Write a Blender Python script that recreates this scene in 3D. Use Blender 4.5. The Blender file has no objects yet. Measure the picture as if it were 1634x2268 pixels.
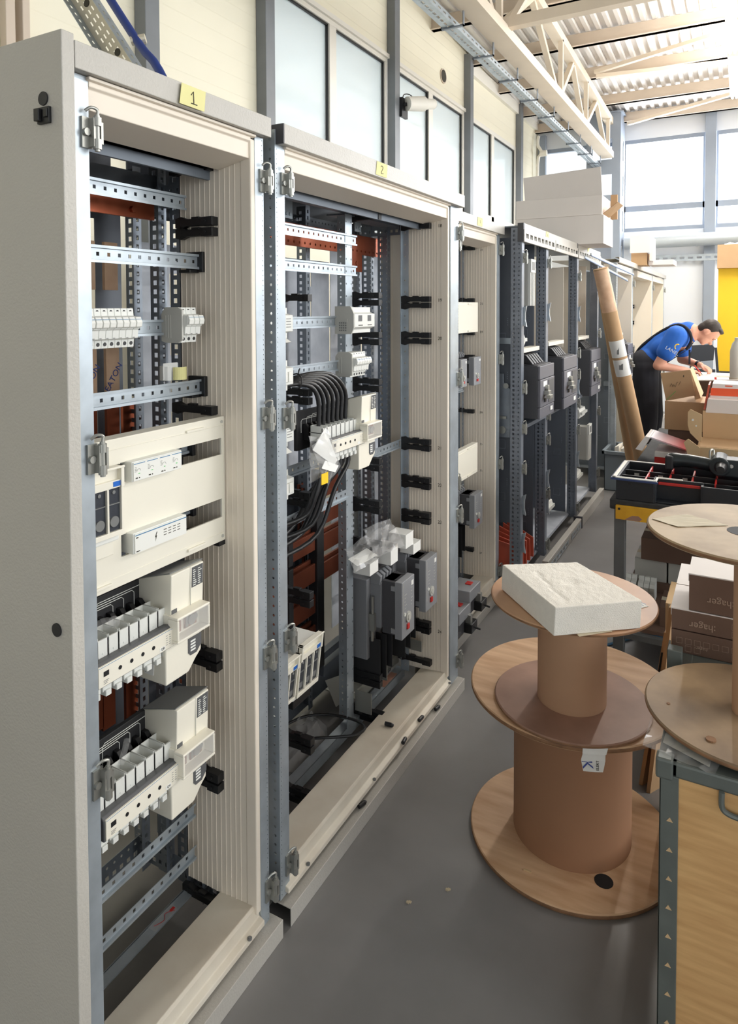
import bpy, bmesh, math, random
from mathutils import Vector, Matrix
random.seed(7)
S = bpy.context.scene
COL = S.collection
PI = math.pi

# ------------------------------------------------------------------ camera
def basis(yaw, pitch, roll):
    f = Vector((-math.sin(yaw), math.cos(yaw), 0)); r = Vector((math.cos(yaw), math.sin(yaw), 0)); d = Vector((0, 0, -1))
    f2 = f*math.cos(pitch) + d*math.sin(pitch); d2 = -f*math.sin(pitch) + d*math.cos(pitch)
    r3 = r*math.cos(roll) + d2*math.sin(roll); d3 = -r*math.sin(roll) + d2*math.cos(roll)
    return r3, d3, f2
cam = bpy.data.cameras.new('camera'); camo = bpy.data.objects.new('camera', cam); COL.objects.link(camo)
r_, d_, f_ = basis(.501, .0354, .0029)
camo.matrix_world = Matrix(((r_.x, -d_.x, -f_.x, 1.067), (r_.y, -d_.y, -f_.y, 0), (r_.z, -d_.z, -f_.z, 1.648), (0, 0, 0, 1)))
cam.sensor_fit = 'VERTICAL'; cam.sensor_height = 24; cam.lens = 1514.8/2268*24
cam.shift_y = -(1134-736.4)/2268; cam.clip_start = .05; cam.clip_end = 200
S.camera = camo

# ------------------------------------------------------------------ exposure, world, daylight
S.view_settings.view_transform = 'Standard'; S.view_settings.look = 'None'
S.view_settings.gamma = 1; S.view_settings.use_curve_mapping = False
S.view_settings.exposure = 0.2
try:
    S.cycles.use_denoising = True; S.cycles.max_bounces = 7; S.cycles.diffuse_bounces = 4; S.cycles.glossy_bounces = 3
    S.cycles.transmission_bounces = 4; S.cycles.transparent_max_bounces = 6; S.cycles.sample_clamp_indirect = 6
    S.cycles.caustics_reflective = False; S.cycles.caustics_refractive = False
except Exception:
    pass
W = bpy.data.worlds.new('sky'); S.world = W; W.use_nodes = True
nt = W.node_tree; bg = nt.nodes['Background']
bg.inputs[0].default_value = (.86, .95, 1, 1); bg.inputs[1].default_value = 1.6

def area(name, loc, rot, sx, sy, power, color=(1, 1, 1), parent=None):
    l = bpy.data.lights.new(name, 'AREA'); l.shape = 'RECTANGLE'; l.size = sx; l.size_y = sy; l.energy = power; l.color = color
    o = bpy.data.objects.new(name, l); COL.objects.link(o); o.location = loc; o.rotation_euler = rot
    if parent: o.parent = parent
    return o
# daylight entering through the rear window band (window 3 m wide in view, the band goes on to the right)
area('daylight_rear_window', (3.2, 11.95, 3.6), (-PI/2, 0, 0), 8.0, 1.5, 700, (.95, .97, 1))
# fill light added in the openings of the unseen right wall
area('daylight_right_windows', (7.9, 4.5, 3.0), (0, PI/2, 0), 2.6, 11, 300, (1, .98, .95))
# fill light added at an invented gate behind the camera
area('daylight_gate', (3.3, -5.9, 1.6), (PI/2, 0, 0), 3.2, 2.8, 26, (1, .97, .93))
# daylight behind the frosted left windows
area('daylight_left_windows', (-2.35, 7.3, 3.4), (0, -PI/2, 0), 1.4, 6.4, 150, (.96, .98, 1))

# ------------------------------------------------------------------ materials
def lin(c):
    return tuple((x/12.92 if x <= .04045 else ((x+.055)/1.055)**2.4) for x in [v/255 for v in c])
MATS = {}
def mat(name, c, rough=.5, metal=0, noise=0, nscale=8, bump=0, bscale=200, c2=None, spec=.5, alpha=1, trans=0, emit=None, stretch=None, sheen=0):
    m = bpy.data.materials.new(name); m.use_nodes = True; t = m.node_tree; b = t.nodes['Principled BSDF']
    col = lin(c) + (1,)
    b.inputs['Base Color'].default_value = col; b.inputs['Roughness'].default_value = rough; b.inputs['Metallic'].default_value = metal
    b.inputs['Specular IOR Level'].default_value = spec
    if alpha < 1: b.inputs['Alpha'].default_value = alpha
    if trans: b.inputs['Transmission Weight'].default_value = trans
    if emit: b.inputs['Emission Color'].default_value = lin(emit[0]) + (1,); b.inputs['Emission Strength'].default_value = emit[1]
    tc = None
    if noise or bump or c2:
        tc = t.nodes.new('ShaderNodeTexCoord')
        src = tc.outputs['Object']
        if stretch:
            mp = t.nodes.new('ShaderNodeMapping'); mp.inputs['Scale'].default_value = stretch; t.links.new(src, mp.inputs[0]); src = mp.outputs[0]
    if noise or c2:
        n = t.nodes.new('ShaderNodeTexNoise'); n.inputs['Scale'].default_value = nscale; n.inputs['Detail'].default_value = 5
        t.links.new(src, n.inputs['Vector'])
        rp = t.nodes.new('ShaderNodeValToRGB')
        a = lin(c2) if c2 else tuple(x*(1-noise) for x in col[:3])
        rp.color_ramp.elements[0].position = .32; rp.color_ramp.elements[1].position = .68
        rp.color_ramp.elements[0].color = tuple(a) + (1,); rp.color_ramp.elements[1].color = col
        t.links.new(n.outputs['Fac'], rp.inputs[0]); t.links.new(rp.outputs[0], b.inputs['Base Color'])
    if bump:
        n2 = t.nodes.new('ShaderNodeTexNoise'); n2.inputs['Scale'].default_value = bscale; n2.inputs['Detail'].default_value = 3
        t.links.new(src, n2.inputs['Vector'])
        bp = t.nodes.new('ShaderNodeBump'); bp.inputs['Strength'].default_value = bump; bp.inputs['Distance'].default_value = .002
        t.links.new(n2.outputs['Fac'], bp.inputs['Height']); t.links.new(bp.outputs[0], b.inputs['Normal'])
    MATS[name] = m
    return m
mat('powder', (190, 186, 178), .42, noise=.05, nscale=3, bump=.55, bscale=190)
mat('ivory', (239, 228, 212), .45, noise=.05, nscale=2.5)
mat('ivory_dirty', (232, 225, 210), .5, c2=(214, 203, 185), nscale=6)
mat('cream', (240, 235, 220), .42)
mat('white_plastic', (238, 238, 232), .38)
mat('module_white', (228, 229, 224), .4)
mat('shade_grey', (196, 195, 188), .5)  # plain grey of many parts, also shade painted on breaker flanks
mat('label_grey', (120, 121, 120), .45)
mat('strip_grey', (92, 93, 95), .5)
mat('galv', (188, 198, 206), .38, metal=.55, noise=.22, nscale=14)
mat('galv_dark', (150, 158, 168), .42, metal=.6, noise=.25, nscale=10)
mat('zinc', (168, 168, 162), .38, metal=.75)
mat('steel_grey', (118, 126, 136), .45, metal=.25, noise=.15, nscale=5)
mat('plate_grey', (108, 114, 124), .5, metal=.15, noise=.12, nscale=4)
mat('plate_mid', (206, 211, 220), .5, c2=(182, 188, 198), nscale=12)
mat('mccb_grey', (132, 134, 138), .45)
mat('mccb_dark', (74, 74, 78), .5)
mat('mccb_face', (146, 148, 152), .45)
mat('black', (24, 24, 26), .45)
mat('black_soft', (36, 36, 38), .55)
mat('rubber', (30, 30, 32), .4)
mat('dark_void', (14, 14, 16), .7)
mat('copper', (186, 100, 70), .33, metal=.75, noise=.3, nscale=9)
mat('copper_dull', (150, 84, 62), .42, metal=.5, noise=.3, nscale=9)
mat('orange_red', (205, 92, 66), .5, noise=.2, nscale=14)
mat('kraft', (196, 160, 120), .75, noise=.08, nscale=7, bump=.08, bscale=160)
mat('kraft_dark', (116, 90, 76), .75, noise=.08, nscale=7)
mat('kraft_light', (214, 182, 140), .75, noise=.06, nscale=7)
mat('carton_white', (240, 233, 228), .7, noise=.04, nscale=4)
mat('tan_wrap', (232, 196, 164), .6, c2=(214, 172, 138), nscale=14)
mat('paper', (240, 240, 236), .7)
mat('paper_old', (224, 212, 186), .75, noise=.12, nscale=9)
mat('note_yellow', (232, 226, 160), .7)
mat('yellow', (250, 205, 40), .45)
mat('ink', (60, 56, 44), .7)
mat('ink_blue', (70, 84, 150), .7)
mat('blue_label', (24, 104, 200), .4)
mat('blue_line', (80, 130, 170), .4)
mat('red', (196, 48, 44), .4)
mat('green', (70, 200, 90), .4)
mat('orange_print', (240, 92, 44), .5)
mat('ply', (224, 188, 150), .55, c2=(198, 156, 118), nscale=5, stretch=(1, 6, 1), bump=.1, bscale=60)
mat('ply_edge', (150, 110, 78), .7, noise=.35, nscale=40)
mat('hardboard', (176, 138, 118), .5, c2=(150, 114, 96), nscale=7)
mat('board_tan', (206, 164, 128), .45, c2=(184, 140, 108), nscale=6)
mat('core_card', (190, 150, 118), .7, noise=.06, nscale=9)
mat('core_brown', (158, 116, 86), .7, noise=.06, nscale=9)
mat('acb_face', (106, 106, 114), .5)
mat('frame_dark', (136, 143, 154), .45, metal=.3, noise=.2, nscale=9)  # post metal darkened to imitate shade on the side faces
mat('film_thin', (235, 235, 235), .12, alpha=.12, spec=.8)
mat('foil_print', (200, 150, 130), .5, alpha=.6)
mat('chip', (196, 172, 138), .6, c2=(162, 138, 108), nscale=9)
mat('chip_dirty', (178, 150, 116), .6, c2=(126, 104, 82), nscale=6)  # darker, more strongly mottled tone for the lower flange
mat('foam', (252, 247, 236), .85, noise=.05, nscale=40, bump=.7, bscale=320)
mat('rack_green', (112, 118, 114), .45, metal=.2, noise=.2, nscale=12)
mat('rack_wood', (228, 184, 126), .5, c2=(206, 158, 104), nscale=7, stretch=(1, 1, 9))
mat('table_black', (58, 58, 58), .8, noise=.4, nscale=30)
mat('table_yellow', (232, 176, 40), .5, c2=(205, 148, 30), nscale=9)
mat('leg_grey', (110, 112, 112), .5, metal=.2, noise=.2, nscale=9)
mat('toolbox', (30, 34, 40), .45)
mat('toolbox_edge', (40, 62, 110), .35)
mat('drill', (34, 42, 44), .4)
mat('truss', (234, 220, 200), .55, noise=.08, nscale=3)
mat('purlin', (214, 198, 180), .6, noise=.1, nscale=3)
mat('column_grey', (150, 160, 174), .5, noise=.06, nscale=3)
mat('post_grey', (126, 130, 134), .5, noise=.12, nscale=6)
mat('frame_white', (238, 234, 224), .5)
mat('pipe_grey', (186, 194, 200), .4, metal=.3)
mat('wall_white', (232, 236, 242), .7, noise=.03, nscale=2)
mat('board_yellow', (244, 200, 40), .6, noise=.06, nscale=4)
mat('crate', (122, 132, 140), .5)
mat('skin', (214, 156, 132), .5, noise=.06, nscale=20)
mat('hair', (52, 42, 36), .6, noise=.4, nscale=60)
mat('shirt_blue', (30, 96, 190), .8, noise=.12, nscale=9)
mat('overall', (34, 34, 42), .85, noise=.25, nscale=9)
mat('blue_cable', (40, 62, 130), .4)
mat('blue_trim', (62, 100, 150), .4)
mat('chair_dark', (60, 64, 70), .5)
mat('lamp_tube', (255, 255, 250), .5, emit=((255, 252, 240), 9))
mat('tray', (214, 206, 186), .45, metal=.3, noise=.12, nscale=8)
mat('hager_print', (176, 150, 132), .7)
mat('film', (235, 235, 235), .12, alpha=.13, spec=.8)
mat('clear', (240, 240, 240), .08, alpha=.2, spec=.7)
mat('smoke', (70, 74, 82), .2, alpha=.8)
mat('dust', (196, 180, 150), .9)

def wall_panel_mat():
    m = mat('wall_cream', (246, 240, 218), .6, noise=.03, nscale=1.5); t = m.node_tree; b = t.nodes['Principled BSDF']
    tc = t.nodes.new('ShaderNodeTexCoord'); w = t.nodes.new('ShaderNodeTexWave'); w.bands_direction = 'Z'; w.wave_profile = 'SAW'
    w.inputs['Scale'].default_value = 2.6; t.links.new(tc.outputs['Object'], w.inputs[0])
    rp = t.nodes.new('ShaderNodeValToRGB'); rp.color_ramp.elements[0].position = .92; rp.color_ramp.elements[1].position = .99
    bp = t.nodes.new('ShaderNodeBump'); bp.inputs['Strength'].default_value = .25; bp.inputs['Distance'].default_value = .01; bp.invert = True
    t.links.new(w.outputs['Fac'], rp.inputs[0]); t.links.new(rp.outputs[0], bp.inputs['Height']); t.links.new(bp.outputs[0], b.inputs['Normal'])
wall_panel_mat()
def floor_mat():
    m = mat('floor', (136, 134, 133), .38, c2=(122, 120, 119), nscale=3, bump=.1, bscale=90); t = m.node_tree; b = t.nodes['Principled BSDF']
    tc = t.nodes.new('ShaderNodeTexCoord'); v = t.nodes.new('ShaderNodeTexVoronoi'); v.inputs['Scale'].default_value = 26
    t.links.new(tc.outputs['Object'], v.inputs['Vector'])
    rp = t.nodes.new('ShaderNodeValToRGB'); rp.color_ramp.elements[0].position = .03; rp.color_ramp.elements[1].position = .09
    rp.color_ramp.elements[0].color = (.42, .38, .32, 1); rp.color_ramp.elements[1].color = (0, 0, 0, 1)
    n3 = t.nodes.new('ShaderNodeTexNoise'); n3.inputs['Scale'].default_value = 7; t.links.new(tc.outputs['Object'], n3.inputs['Vector'])
    r3 = t.nodes.new('ShaderNodeValToRGB'); r3.color_ramp.elements[0].position = .52; r3.color_ramp.elements[1].position = .62
    t.links.new(n3.outputs['Fac'], r3.inputs[0])
    mu = t.nodes.new('ShaderNodeMath'); mu.operation = 'MULTIPLY'; t.links.new(rp.outputs[0], mu.inputs[0]); t.links.new(r3.outputs[0], mu.inputs[1])
    old = b.inputs['Base Color'].links[0].from_socket
    mx = t.nodes.new('ShaderNodeMix'); mx.data_type = 'RGBA'; mx.inputs['B'].default_value = (.5, .45, .38, 1)
    t.links.new(mu.outputs[0], mx.inputs['Factor']); t.links.new(old, mx.inputs['A']); t.links.new(mx.outputs['Result'], b.inputs['Base Color'])
floor_mat()
def pane_mat(name, tint, wt):
    # frosted pane: diffuse daylight passes through, the room mirrors weakly on it
    m = bpy.data.materials.new(name); m.use_nodes = True; t = m.node_tree; t.nodes.clear()
    out = t.nodes.new('ShaderNodeOutputMaterial'); tr = t.nodes.new('ShaderNodeBsdfTranslucent'); gl = t.nodes.new('ShaderNodeBsdfGlossy')
    df = t.nodes.new('ShaderNodeBsdfDiffuse'); df.inputs[0].default_value = tint + (1,)
    tr.inputs[0].default_value = tint + (1,); gl.inputs[1].default_value = .06
    a = t.nodes.new('ShaderNodeMixShader'); a.inputs[0].default_value = wt; t.links.new(df.outputs[0], a.inputs[1]); t.links.new(tr.outputs[0], a.inputs[2])
    fr = t.nodes.new('ShaderNodeFresnel'); fr.inputs[0].default_value = 1.5
    b = t.nodes.new('ShaderNodeMixShader'); t.links.new(fr.outputs[0], b.inputs[0]); t.links.new(a.outputs[0], b.inputs[1]); t.links.new(gl.outputs[0], b.inputs[2])
    t.links.new(b.outputs[0], out.inputs[0]); MATS[name] = m
pane_mat('pane_frosted', (.84, .89, .89), .42)
def lid_mat():
    m = mat('lid_fade', (226, 60, 60), .45); t = m.node_tree; b = t.nodes['Principled BSDF']
    tc = t.nodes.new('ShaderNodeTexCoord'); sp = t.nodes.new('ShaderNodeSeparateXYZ'); rp = t.nodes.new('ShaderNodeValToRGB')
    mr = t.nodes.new('ShaderNodeMapRange'); mr.inputs[1].default_value = -.12; mr.inputs[2].default_value = .08
    t.links.new(tc.outputs['Object'], sp.inputs[0]); t.links.new(sp.outputs[0], mr.inputs[0]); t.links.new(mr.outputs[0], rp.inputs[0])
    rp.color_ramp.elements[0].color = (.85, .82, .86, 1); rp.color_ramp.elements[1].color = lin((222, 58, 58)) + (1,)
    t.links.new(rp.outputs[0], b.inputs['Base Color'])
lid_mat()
def roof_mat():
    m = mat('roof_sheet', (232, 228, 224), .5, noise=.06, nscale=1.2)
roof_mat()

# ------------------------------------------------------------------ mesh helpers
ORG = {}
class M:
    def __init__(s): s.b = bmesh.new()
    def face(s, pts):
        try: s.b.faces.new([s.b.verts.new(p) for p in pts])
        except ValueError: pass
        return s
    def hexa(s, p):    # 8 points: bottom 4 ccw, top 4 ccw
        v = [s.b.verts.new(q) for q in p]
        for f in ((3, 2, 1, 0), (4, 5, 6, 7), (0, 1, 5, 4), (1, 2, 6, 5), (2, 3, 7, 6), (3, 0, 4, 7)): s.b.faces.new([v[i] for i in f])
        return s
    def box(s, x0, x1, y0, y1, z0, z1):
        return s.hexa([(x0, y0, z0), (x1, y0, z0), (x1, y1, z0), (x0, y1, z0), (x0, y0, z1), (x1, y0, z1), (x1, y1, z1), (x0, y1, z1)])
    def obox(s, c, ax, ay, az, hx, hy, hz):   # oriented box: centre, three axes, half sizes
        c = Vector(c); ax, ay, az = [Vector(a).normalized() for a in (ax, ay, az)]
        P = []
        for k in (-1, 1):
            for i, j in ((-1, -1), (1, -1), (1, 1), (-1, 1)): P.append(c + ax*hx*i + ay*hy*j + az*hz*k)
        return s.hexa(P)
    def bar(s, a, b, w, h, up=(0, 0, 1)):     # rectangular bar from a to b
        a, b = Vector(a), Vector(b); d = (b-a); L = d.length; d.normalize(); u = Vector(up)
        if abs(d.dot(u)) > .98: u = Vector((1, 0, 0))
        r = d.cross(u).normalized(); u = r.cross(d)
        return s.obox((a+b)/2, d, r, u, L/2, w/2, h/2)
    def prism(s, poly, axis, a, b):           # poly: list of 2D points, extruded along axis from a to b
        def P(q, t):
            return {'x': (t, q[0], q[1]), 'y': (q[0], t, q[1]), 'z': (q[0], q[1], t)}[axis]
        A = [s.b.verts.new(P(q, a)) for q in poly]; B = [s.b.verts.new(P(q, b)) for q in poly]; n = len(poly)
        s.b.faces.new(A[::-1]); s.b.faces.new(B)
        for i in range(n): s.b.faces.new((A[i], A[(i+1) % n], B[(i+1) % n], B[i]))
        return s
    def cone(s, a, b, r0, r1, n=16, caps=True):
        a, b = Vector(a), Vector(b); d = (b-a).normalized(); u = Vector((0, 0, 1)) if abs(d.z) < .9 else Vector((1, 0, 0))
        r = d.cross(u).normalized(); u = r.cross(d)
        A = [s.b.verts.new(a + (r*math.cos(2*PI*i/n) + u*math.sin(2*PI*i/n))*r0) for i in range(n)]
        B = [s.b.verts.new(b + (r*math.cos(2*PI*i/n) + u*math.sin(2*PI*i/n))*r1) for i in range(n)]
        for i in range(n): s.b.faces.new((A[i], A[(i+1) % n], B[(i+1) % n], B[i]))
        if caps: s.b.faces.new(A[::-1]); s.b.faces.new(B)
        return s
    def cyl(s, a, b, r, n=16): return s.cone(a, b, r, r, n)
    def tube(s, pts, r, n=8, smooth=4):       # round tube along a smoothed path
        P = [Vector(p) for p in pts]
        if smooth and len(P) > 2:
            Q = []
            for i in range(len(P)-1):
                p0 = P[max(i-1, 0)]; p1 = P[i]; p2 = P[i+1]; p3 = P[min(i+2, len(P)-1)]
                for k in range(smooth):
                    t = k/smooth
                    Q.append(.5*((2*p1) + (p2-p0)*t + (2*p0-5*p1+4*p2-p3)*t*t + (3*p1-p0-3*p2+p3)*t**3))
            Q.append(P[-1]); P = Q
        rings = []; d = (P[1]-P[0]).normalized(); u = Vector((0, 0, 1)) if abs(d.z) < .9 else Vector((1, 0, 0))
        for i, p in enumerate(P):
            d = (P[min(i+1, len(P)-1)] - P[max(i-1, 0)]).normalized()
            u = (u - d*u.dot(d)).normalized(); v = d.cross(u)
            rr = r[i*len(r)//len(P)] if isinstance(r, (list, tuple)) else r
            rings.append([s.b.verts.new(p + (u*math.cos(2*PI*k/n) + v*math.sin(2*PI*k/n))*rr) for k in range(n)])
        for A, B in zip(rings, rings[1:]):
            for k in range(n): s.b.faces.new((A[k], A[(k+1) % n], B[(k+1) % n], B[k]))
        s.b.faces.new(rings[0][::-1]); s.b.faces.new(rings[-1])
        return s
    def lathe(s, c, prof, n=64):              # prof: (radius, z) closed loop around vertical axis at c
        R = []
        for rad, z in prof: R.append([s.b.verts.new((c[0]+rad*math.cos(2*PI*i/n), c[1]+rad*math.sin(2*PI*i/n), z)) for i in range(n)])
        for A, B in zip(R, R[1:]+R[:1]):
            for i in range(n): s.b.faces.new((A[i], A[(i+1) % n], B[(i+1) % n], B[i]))
        return s
    def ball(s, c, rx, ry, rz, rot=None, seg=20, rings=12):
        mt = Matrix.Translation(c) @ (rot.to_4x4() if rot else Matrix()) @ Matrix.Diagonal((rx, ry, rz, 1))
        bmesh.ops.create_uvsphere(s.b, u_segments=seg, v_segments=rings, radius=1, matrix=mt); return s
    def perf(s, o, u, v, cols, length):       # flat sheet with real holes; cols = (width, kind, pitch, hole_u, hole_v)
        o, u, v = Vector(o), Vector(u), Vector(v); a = 0
        q = lambda x, y: o + u*x + v*y
        for c in cols:
            w = c[0]
            if c[1] is None:
                s.face([q(a, 0), q(a+w, 0), q(a+w, length), q(a, length)])
            else:
                _, k, p, hu, hv = c; n = max(1, int(length/p)); m = (length-n*p)/2
                if m > 1e-5:
                    s.face([q(a, 0), q(a+w, 0), q(a+w, m), q(a, m)]); s.face([q(a, length-m), q(a+w, length-m), q(a+w, length), q(a, length)])
                for i in range(n):
                    y0 = m+i*p; y1 = y0+p; cx = a+w/2; cy = (y0+y1)/2
                    if k == 's':
                        I = [(cx-hu/2, cy-hv/2), (cx+hu/2, cy-hv/2), (cx+hu/2, cy+hv/2), (cx-hu/2, cy+hv/2)]
                        O = [(a, y0), (a+w, y0), (a+w, y1), (a, y1)]
                        for j in range(4): s.face([q(*O[j]), q(*O[(j+1) % 4]), q(*I[(j+1) % 4]), q(*I[j])])
                    else:
                        I = [(cx+hu/2*math.cos(PI/8+PI/4*j), cy+hv/2*math.sin(PI/8+PI/4*j)) for j in range(8)]
                        O = [(a+w, y1), (a, y1), (a, y0), (a+w, y0)]
                        for j in range(4):
                            i0, i1, i2 = I[2*j], I[2*j+1], I[(2*j+2) % 8]
                            s.face([q(*O[j]), q(*i1), q(*i0)]); s.face([q(*O[j]), q(*O[(j+1) % 4]), q(*i2), q(*i1)])
            a += w
        return s
    def text(s, txt, size, o, right, up, depth=.0004, cx=True):
        cu = bpy.data.curves.new('t', 'FONT'); cu.body = txt; cu.size = size; cu.extrude = depth
        if cx: cu.align_x = 'CENTER'; cu.align_y = 'CENTER'
        ob = bpy.data.objects.new('t', cu); COL.objects.link(ob)
        dg = bpy.context.evaluated_depsgraph_get(); me = bpy.data.meshes.new_from_object(ob.evaluated_get(dg))
        r = Vector(right).normalized(); uu = Vector(up).normalized(); n = r.cross(uu); o = Vector(o)
        me.transform(Matrix(((r.x, uu.x, n.x, o.x), (r.y, uu.y, n.y, o.y), (r.z, uu.z, n.z, o.z), (0, 0, 0, 1))))
        s.b.from_mesh(me); bpy.data.objects.remove(ob); bpy.data.curves.remove(cu); bpy.data.meshes.remove(me)
        return s
    def add(s, other, mtx):
        me = bpy.data.meshes.new('tmp'); other.b.to_mesh(me); me.transform(mtx); s.b.from_mesh(me); bpy.data.meshes.remove(me); return s

def emit_mesh(name, m, mt, parent=None, bevel=0, solid=0, smooth=False, seg=2, sub=0):
    me = bpy.data.meshes.new(name)
    if not solid: bmesh.ops.recalc_face_normals(m.b, faces=m.b.faces)
    else: bmesh.ops.remove_doubles(m.b, verts=m.b.verts, dist=1e-5)
    if parent is not None:
        o = ORG.get(root_of(parent).name)
        if o is not None: bmesh.ops.translate(m.b, verts=m.b.verts, vec=-o)
    m.b.to_mesh(me); m.b.free()
    for k in (mt if isinstance(mt, (list, tuple)) else [mt]): me.materials.append(MATS[k])
    if smooth:
        for p in me.polygons: p.use_smooth = True
        try: me.set_sharp_from_angle(angle=math.radians(40))
        except Exception: pass
    ob = bpy.data.objects.new(name, me); COL.objects.link(ob)
    if parent is not None: ob.parent = parent
    if solid:
        md = ob.modifiers.new('solid', 'SOLIDIFY'); md.thickness = solid; md.offset = 0
    if bevel:
        md = ob.modifiers.new('bevel', 'BEVEL'); md.width = bevel; md.segments = seg; md.limit_method = 'ANGLE'; md.angle_limit = math.radians(40)
    if sub:
        md = ob.modifiers.new('sub', 'SUBSURF'); md.levels = sub; md.render_levels = sub
    return ob
def root_of(o):
    while o.parent: o = o.parent
    return o
def tag(o, label, cat, group=None):
    o['label'] = label; o['category'] = cat
    if group: o['group'] = group
    return o
def thing(name, label, cat, loc, group=None):
    o = bpy.data.objects.new(name, None); COL.objects.link(o); o.location = loc; o.empty_display_size = .05
    ORG[o.name] = Vector(loc)
    return tag(o, label, cat, group)
def part(name, m, mt, parent, label=None, **k):
    o = emit_mesh(name, m, mt, parent, **k)
    if label: o['label'] = label
    return o
def pieces(name, m, mt, parent, **k):     # every connected piece becomes a part of its own
    b = m.b; b.verts.ensure_lookup_table(); seen = set(); out = []
    for v in b.verts:
        if v in seen: continue
        st = [v]; comp = []; seen.add(v)
        while st:
            q = st.pop(); comp.append(q)
            for e in q.link_edges:
                w = e.other_vert(q)
                if w not in seen: seen.add(w); st.append(w)
        n = M(); mp = {q: n.b.verts.new(q.co) for q in comp}
        for f in {f for q in comp for f in q.link_faces}: n.b.faces.new([mp[q] for q in f.verts])
        out.append(part(name, n, mt, parent, **k))
    b.free(); return out
def solo(name, label, cat, m, mt, group=None, **k):
    return tag(emit_mesh(name, m, mt, **k), label, cat, group)
def struct(name, m, mt, **k):
    o = emit_mesh(name, m, mt, **k); o['kind'] = 'structure'; return o
def copy_tree(o, parent=None):
    c = o.copy(); COL.objects.link(c)
    if parent is not None: c.parent = parent
    for ch in list(o.children): copy_tree(ch, c)
    return c
def dup(root, d, label, group=None, rz=0):
    c = copy_tree(root); c.location = Vector(root.location) + Vector(d); c['label'] = label
    if rz: c.rotation_euler.z += rz
    if group: c['group'] = group
    return c
ORDN = ['first', 'second', 'third', 'fourth', 'fifth', 'sixth', 'seventh', 'eighth', 'ninth', 'tenth', 'eleventh', 'twelfth']
def cut_rect(m, x, y0, y1, z0, z1, holes):    # plate in the plane x = const with rectangular holes (y0,y1,z0,z1)
    ys = sorted(set([y0, y1] + [h[0] for h in holes] + [h[1] for h in holes])); zs = sorted(set([z0, z1] + [h[2] for h in holes] + [h[3] for h in holes]))
    ys = [y for y in ys if y0 <= y <= y1]; zs = [z for z in zs if z0 <= z <= z1]
    for a, b in zip(ys, ys[1:]):
        for c, d in zip(zs, zs[1:]):
            my, mz = (a+b)/2, (c+d)/2
            if not any(h[0] < my < h[1] and h[2] < mz < h[3] for h in holes): m.face([(x, a, c), (x, b, c), (x, b, d), (x, a, d)])
    return m

# ================================================================== THE SETTING
LW = -2.05; RW = 11.7
struct('floor', M().box(LW, 8, -6, RW, -.05, 0), 'floor')
# left wall: solid below, window band above, solid above the band
m = M(); CY = [2.93, 4.06, 6.13, 8.24, 10.46]
m.box(LW-.12, LW, -6, RW+.1, -.05, 2.25).box(LW-.12, LW, -6, 4.06, 2.25, 5.1).box(LW-.12, LW, 4.06, RW+.1, 4.12, 5.1).box(LW-.12, LW, 10.46, RW+.1, 2.25, 4.12)
struct('wall_left', m, 'wall_cream')
m = M()
for y in CY: m.box(LW+.002, LW+.09, y-.055, y+.055, 0, 4.82)
struct('trim_1', m, 'post_grey', bevel=.004)
struct('trim_5', M().box(LW+.002, LW+.05, 2.05, 2.10, 0, 4.9).box(LW+.002, LW+.06, 2.13, 2.17, 0, 4.9), 'purlin', bevel=.004)
struct('trim_2', M().box(LW+.002, LW+.05, 8.30, RW, 4.62, 4.78).box(LW+.002, LW+.03, 4.1, 8.2, 4.10, 4.14), 'frame_white')
k = 0
for y0, y1 in zip(CY[1:], CY[2:]):
    k += 1; a, b = y0+.055, y1-.055; mid = (a+b)/2
    f = M(); t = .045
    f.box(LW-.08, LW+.005, a, b, 4.06, 4.12).box(LW-.08, LW+.005, a, b, 2.83, 2.93).box(LW-.08, LW+.005, a, b, 2.25, 2.30)
    f.box(LW-.08, LW+.005, mid-.09, mid+.02, 2.3, 4.06).box(LW-.08, LW+.005, b-t, b, 2.3, 4.06).box(LW-.08, LW+.005, a, a+.015, 2.3, 4.06)
    w = struct('window_%d' % k, f, 'frame_white', bevel=.004)
    pieces('gasket', M().box(LW-.03, LW-.012, mid-.104, mid-.09, 2.93, 4.06).box(LW-.03, LW-.012, b-t-.014, b-t, 2.93, 4.06).box(LW-.03, LW-.012, a+.015, b-t, 4.045, 4.06), 'black', w)
    for q0, q1 in ((a+.015, mid-.09), (mid+.02, b-t)):
        part('pane', M().box(LW-.05, LW-.042, q0, q1, 2.93, 4.06), 'pane_frosted', w)
        part('pane', M().box(LW-.05, LW-.042, q0, q1, 2.30, 2.83), 'pane_frosted', w)
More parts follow.
